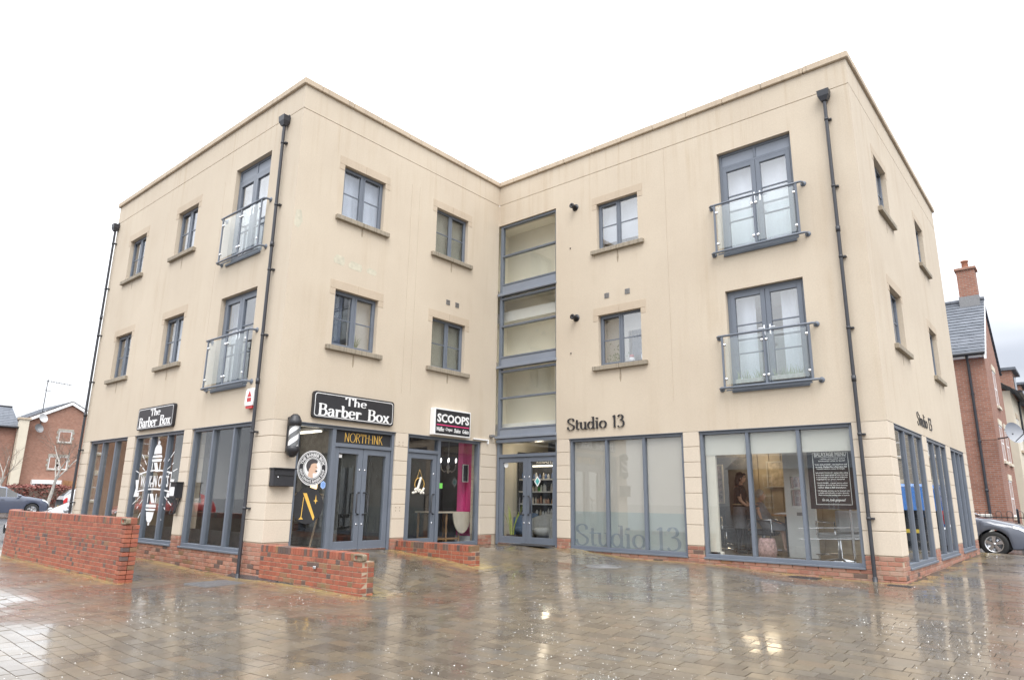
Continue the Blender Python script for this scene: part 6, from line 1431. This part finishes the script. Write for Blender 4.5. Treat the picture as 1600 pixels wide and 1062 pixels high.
q = MB(); q.tube([(7.7, y0-.26, ze-.05), (7.7, y0-.1, ze-.35), (7.7, y0-.07, 0)], .045, 8); q.build('drainpipe', 'pipe', h)
for z in (5.2, 3.5, 1.8): q = MB(); q.lathe([(.045, -.04), (.06, -.04), (.06, .04), (.045, .04)], (7.7, y0-.07, z), n=10); q.build('bracket', 'pipe', h)
chimney(h, 7.5, 8.12, 25.3, 25.9, 9.0, 10.55); q = MB(); q.box(x0, x1+.006, y0-.012, y0+.02, 3.55, 3.62); q.build('string_course', 'fb', h)
q = MB(); q.add([(x1+.02, y0-.28, ze-.06), (x1+.09, y0-.28, ze-.06), (x1+.09, yr, zr+.1), (x1+.02, yr, zr+.1), (x1+.02, y0-.28, ze-.22), (x1+.09, y0-.28, ze-.22), (x1+.09, yr, zr-.06), (x1+.02, yr, zr-.06)], [(0, 1, 2, 3), (4, 7, 6, 5), (1, 5, 6, 2), (0, 3, 7, 4), (0, 4, 5, 1)]); q.build('bargeboard', 'white', h)
HF = Face('x', 8.2)
for a, b, c, d in ((25.15, 26.0, 5.0, 6.35), (24.5, 25.4, 2.9, 4.2), (26.4, 27.4, 2.9, 4.2), (25.0, 26.0, .9, 2.2)): hwin(h, HF, a, b, c, d)
t = thing('satellite_dish', 'large grey satellite dish on the brick house gable at the right edge', 'satellite dish', (8.3, 23.3, 3.5))
q = MB(); ax = Vector((.75, -.62, .2)).normalized(); q.lathe([(.005, -.07), (.15, -.055), (.27, -.01), (.36, .05), (.365, .055)], (8.72, 22.75, 3.72), ax, 28); q.build('dish', M('dish_grey', (.30, .31, .33), .5, .05), t)
q = MB(); q.tube([(8.21, 23.4, 3.6), (8.5, 23.0, 3.6), (8.7, 22.8, 3.7)], .025, 6); q.tube([(8.72, 22.7, 3.4), Vector((8.72, 22.75, 3.6))+ax*.42], .014, 6); q.blob(Vector((8.72, 22.75, 3.62))+ax*.43, .05, .05, .05); q.build('arm', 'pipe', t)
# railings in front of it
t = thing('iron_railing', 'dark hooped iron railing in front of the orange brick house', 'railing', (6, 20.5, 0))
q = MB(); q.box(3, 9.4, 20.48, 20.52, .9, .93); q.box(3, 9.4, 20.48, 20.52, .12, .15); q.build('rail', 'black', t)
for i in range(46):
    x = 3.05+.14*i
    if i % 9 == 4: q = MB(); q.box(x-.03, x+.03, 20.47, 20.53, -.1, 1.12, .004); q.blob((x, 20.5, 1.15), .035, .035, .045, n=8, m=6); q.build('post', 'black', t)
    else: q = MB(); q.tube([(x, 20.5, .05), (x, 20.5, 1.05)], .009, 6); q.build('bar', 'black', t)
q = MB()
for i in range(0, 46, 2):
    x = 3.05+.14*i; q.tube([(x+.07+.07*cos(a*pi/6), 20.5, 1.04+.07*sin(a*pi/6)) for a in range(7)], .009, 5)
q.build('hoops', 'black', t)
t = thing('meter_cabinet', 'pale grey meter cabinet behind the iron railing', 'cabinet', (7.3, 22.6, 0)); q = MB(); q.box(6.9, 7.75, 22.55, 22.95, 0, 1.0, .02); q.build('body', M('cabinet_grey', (.55, .54, .5), .6, .1), t)
for x in (7.1, 7.33, 7.55): q = MB(); q.box(x-.006, x+.006, 22.54, 22.552, .05, .96); q.build('door_seam', 'galv', t)
# right: cream terrace further along, and a far roof
h = thing('cream_house', 'cream terrace with dark roof and dormers beyond the brick house', 'house', (8.3, 30, 0))
q = MB(); q.box(0, 8.35, 30, 48, -.3, 6.2); q.build('wall', 'cream', h); tile_roof(h, (8.65, 29.7, 6.1), (8.65, 48, 6.1), (4.2, 48, 9.4), (4.2, 29.7, 9.4), courses=18)
for y in (32.5, 37.5):
    q = MB(); q.box(7.0, 8.37, y, y+2.2, 6.2, 7.5); o = q.build('dormer', 'fb', h); q = MB(); q.box(6.9, 8.55, y-.15, y+2.35, 7.5, 7.62); q.build('dormer_roof', 'slate', o); q = MB(); q.box(8.371, 8.40, y+.5, y+1.7, 6.4, 7.3); q.build('dormer_window', 'fglass', o)
HF = Face('x', 8.35)
for y in (31.2, 34.0, 37.2, 41, 45):
    for z in (.9, 3.7): hwin(h, HF, y, y+1.0, z, z+1.4, 'stone')
q = MB(); q.tube([(8.42, 33.2, 6.1), (8.42, 33.2, 0)], .05, 6); q.tube([(8.72, 29.7, 6.1), (8.72, 48, 6.1)], .07, 6); q.build('gutter', 'black', h)
h = thing('grey_house', 'far pale house with grey gabled roof at the right edge', 'house', (9, 62, 0))
q = MB(); q.box(2, 16, 60, 70, -.3, 6.5); q.build('wall', 'cream', h); tile_roof(h, (1.5, 59.6, 6.4), (16.5, 59.6, 6.4), (16.5, 65, 10.5), (1.5, 65, 10.5), courses=16); HF = Face('y', 60)
for x in (4, 7, 9): hwin(h, HF, x, x+1.2, 3.6, 5.1); hwin(h, HF, x, x+1.2, .8, 2.4)
# stone house mirrored in the end windows
h = thing('stone_house', 'grey stone house beyond the blue van mirrored in the end windows', 'house', (14, 38, 0)); q = MB(); q.box(10.8, 24, 38, 47, -.3, 7.2); q.build('wall', 'fstone', h); tile_roof(h, (10.3, 37.6, 7.1), (24.3, 37.6, 7.1), (24.3, 42.5, 10.6), (10.3, 42.5, 10.6), courses=16); HF = Face('y', 38)
for x in (11.6, 14, 16.6, 19.4):
    for z in (.9, 4.0): hwin(h, HF, x, x+1.1, z, z+1.6)
# left: long brick range with a gable, pier and roofs
h = thing('brick_house', 'distant red brick house with a wide gable and pale trimmed windows on the left', 'house', (-62.6, 15, 0))
q = MB(); X = -62.6; q.add([(X, 11.9, -.3), (X, 18.4, -.3), (X, 18.4, 8.1), (X, 15.25, 9.75), (X, 11.9, 8.0), (X-9, 12.2, -.3), (X-9, 18.4, -.3), (X-9, 18.4, 8.1), (X-9, 15.25, 9.75), (X-9, 12.2, 8.1)], [(0, 1, 2, 3, 4), (5, 9, 8, 7, 6), (1, 6, 7, 2), (0, 4, 9, 5)]); q.build('wall', 'fb', h)
tile_roof(h, (X-9, 11.9, 7.98), (X+.2, 11.9, 7.98), (X+.2, 15.25, 9.85), (X-9, 15.25, 9.85), courses=10); tile_roof(h, (X+.2, 18.7, 7.98), (X-9, 18.7, 7.98), (X-9, 15.25, 9.85), (X+.2, 15.25, 9.85), courses=10)
q = MB()
for a, b in (((11.9, 7.9), (15.25, 9.78)), ((18.7, 7.9), (15.25, 9.78))):
    q.add([(X+.22, a[0], a[1]), (X+.22, b[0], b[1]), (X+.22, b[0], b[1]-.28), (X+.22, a[0], a[1]-.28), (X+.05, a[0], a[1]), (X+.05, b[0], b[1]), (X+.05, b[0], b[1]-.28), (X+.05, a[0], a[1]-.28)], [(0, 1, 2, 3), (0, 4, 5, 1), (3, 2, 6, 7)])
q.build('bargeboard', 'white', h)
HF = Face('x', X)
MT['palestone'] = M('pale_trim_stone', (.36, .33, .285), .8, .2, 3)
def quoined(s0, s1, z0, z1):
    o = hwin(h, HF, s0, s1, z0, z1, 'palestone', False); n = int((z1-z0)/.22)
    for i in range(n):
        for sd_, sg in ((s0, -1), (s1, 1)):
            w_ = .2 if i % 2 else .1; q = MB(); q.fb(HF, min(sd_, sd_+sg*w_), max(sd_, sd_+sg*w_), 0, .03, z0+i*(z1-z0)/n+.01, z0+(i+1)*(z1-z0)/n-.01); q.build('quoin', 'palestone', o)
quoined(14.6, 15.65, 6.0, 7.0); quoined(14.15, 14.75, 3.5, 4.65); quoined(14.95, 15.65, 3.5, 4.65)
q = MB(); q.fb(HF, 13.0, 15.3, 0, .5, 2.15, 2.5); q.fb(HF, 13.0, 13.25, 0, .4, 0, 2.15); q.build('porch', 'white', h); q = MB(); q.fb(HF, 13.4, 14.3, 0, .05, 0, 2.1); q.build('door', 'pipe', h)
h = thing('brick_house', 'lower distant brick house with slate roof left of the cream pier', 'house', (-62, 5, 0))
q = MB(); q.box(-70, -62.5, -12, 11.2, -.3, 7.1); q.build('wall', 'fb2', h); tile_roof(h, (-62.2, -12, 7.0), (-62.2, 11.4, 7.0), (-66, 11.4, 9.1), (-66, -12, 9.1), courses=12); chimney(h, -66.5, -65.5, 6.6, 7.7, 9.0, 10.4)
q = MB(); q.tube([(-66, -12, 9.15), (-66, 11.4, 9.15)], .1, 6); q.tube([(-62.1, -12, 7.0), (-62.1, 11.3, 7.0)], .1, 6); q.build('ridge_and_gutter', 'black', h)
t = thing('cream_pier', 'tall cream rendered pier between the two brick houses on the left', 'pier', (-61.5, 11.5, 0)); q = MB(); q.box(-62.5, -61.9, 11.25, 11.95, -.3, 7.75); q.build('shaft', 'cream', t); q = MB(); q.box(-62.6, -61.8, 11.15, 12.05, 7.75, 7.9); q.build('cap', 'coping', t)
MT['cabgrey'] = M('pale_dish', (.5, .5, .5), .5)
for i, (y, z, lb, mt) in enumerate(((12.95, 8.0, 'upper pale satellite dish by the gable edge of the left brick house', 'cabgrey'), (12.75, 7.05, 'lower grey satellite dish by the gable edge of the left brick house', 'galv'))):
    t = thing('satellite_dish', lb, 'satellite dish', (X, y, z)); q = MB(); q.lathe([(.01, -.09), (.18, -.06), (.3, 0), (.42, .07)], (X+.6, y, z), Vector((.8, .35, .3)), 20); q.build('dish', mt, t); q = MB(); q.tube([(X, y, z-.1), (X+.5, y, z-.1)], .04, 6); q.build('arm', 'pipe', t)
t = thing('tv_antenna', 'television aerial on a tall pole above the left brick house', 'antenna', (X+.1, 13.0, 8)); q = MB(); q.tube([(X+.1, 12.95, 7.2), (X+.1, 12.95, 11.6)], .035, 6); q.build('pole', 'pipe', t); q = MB(); q.tube([(X+.1, 12.8, 11.5), (X+.1, 15.0, 11.35)], .03, 5)
for i in range(9): y = 13+.22*i; q.tube([(X+.1, y, 11.3-.0*i), (X+.1, y, 11.62)], .015, 4)
q.tube([(X+.1, 12.8, 10.6), (X+.1, 13.3, 10.6)], .03, 5); q.build('yagi', 'pipe', t)
# house mirrored in the left windows
h = thing('brick_house', 'red brick house across the yard mirrored in the barber shop windows', 'house', (-34, -14, 0)); q = MB(); q.box(-43, -34, -12.8, -6.5, -.3, 8.2); q.build('wall', 'fb', h); tile_roof(h, (-33.6, -13.1, 8.1), (-33.6, -6.2, 8.1), (-38.5, -6.2, 11), (-38.5, -13.1, 11), courses=14); HF = Face('x', -34)
for y in (-8.7, -11.8):
    for z in (.9, 3.6, 6.1): hwin(h, HF, y, y+1.1, z, z+1.5)
h = thing('brick_house', 'long brick terrace across the square behind the viewer', 'house', (0, -74, 0)); q = MB(); q.box(-28, 30, -84, -74, -.3, 6.0); q.build('wall', 'fb2', h); tile_roof(h, (30.3, -73.6, 5.9), (-28.3, -73.6, 5.9), (-28.3, -79, 8), (30.3, -79, 8), courses=14)
class FaceN(Face):
    def pt(s, a, d, z): return (-a, s.c+d, z)
HF = FaceN('y', -74)
for x in range(-26, 26, 4):
    for z in (.9, 3.5): hwin(h, HF, x, x+1.2, z, z+1.5)
# ------------------------------------------------------------------ planting and fence on the left
MT['bark'] = M('birch_bark', (.40, .375, .34), .8, .35, 9); MT['twig'] = M('twigs', (.20, .15, .12), .85, .2, 9)
def bare_tree(label, x, y, h, seed, r0):
    t = thing('birch_tree', label, 'tree', (x, y, 0)); rnd = random.Random(seed); big = MB(); tw = MB()
    def grow(p, d_, ln_, r, lev):
        pts = [p]; n = 4
        for i in range(n):
            d_ = (d_+Vector((rnd.gauss(0, .09), rnd.gauss(0, .09), rnd.gauss(.03, .05)))).normalized(); p = p+d_*ln_/n; pts.append(p)
            if lev < 4 and i >= (2 if lev == 0 else 1):
                for _ in range(2 if lev < 3 else 1):
                    a = rnd.uniform(0, 6.28); s_ = Vector((cos(a), sin(a), 0)); grow(p, (d_*.75+s_*rnd.uniform(.35, .75)).normalized(), ln_*rnd.uniform(.45, .68), r*.5*(1-.1*i), lev+1)
        (big if lev < 2 else tw).tube(pts, r, 7 if lev < 2 else 4, cap=False, r1=r*.55)
    grow(Vector((x, y, -.1)), Vector((.0, .04, 1)), h*.55, r0, 0)
    big.build('trunk', 'bark', t); tw.build('twigs', 'twig', t)
bare_tree('bare white birch tree in front of the left gable window', -44, 9.3, 5.6, 4, .13)
bare_tree('smaller bare tree with thin dark branches before the cream pier', -44, 6.3, 4.4, 9, .1)
def hedge(name, label, x0, x1, y0, y1, h, n, mat):
    t = thing(name, label, 'hedge', ((x0+x1)/2, (y0+y1)/2, 0)); q = MB()
    for i in range(n):
        f = random.choice('xyz'); x, y, z = random.uniform(x0, x1), random.uniform(y0, y1), random.uniform(.05, h)
        if f == 'x': x = x1+random.gauss(0, .06)
        elif f == 'z': z = h+random.gauss(0, .08)
        a, b = random.uniform(0, 6.28), random.uniform(-1, 1); e1 = Vector((cos(a), sin(a), b)).normalized()*.07; e2 = Vector((-sin(a), cos(a), random.uniform(-1, 1))).normalized()*.05
        c_ = Vector((x, y, z)); q.add([c_-e1, c_+e2, c_+e1, c_-e2], [(0, 1, 2, 3)])
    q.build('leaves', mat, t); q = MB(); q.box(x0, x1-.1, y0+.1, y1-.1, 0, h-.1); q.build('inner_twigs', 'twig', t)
hedge('hedge', 'clipped red brown hedge right of the dark blue car', -50, -48, 8.0, 12.0, 1.75, 3500, M('copper_leaf', (.22, .07, .055), .7, .4, 6))
t = thing('wooden_fence', 'brown wooden panel fence behind the silver car', 'fence', (-50, 13.3, 0))
for i in range(28): q = MB(); y = 11.9+.15*i; q.box(-50.02, -49.98, y+.004, y+.146, 0, 2.25+random.uniform(-.01, .01), .004); q.build('board', MT.setdefault('fencewood', M('fence_wood', (.30, .15, .07), .8, .25, 4)), t)
for y in (11.88, 14.0, 16.1): q = MB(); q.box(-49.97, -49.87, y-.05, y+.05, 0, 2.3); q.build('post', 'fencewood', t)
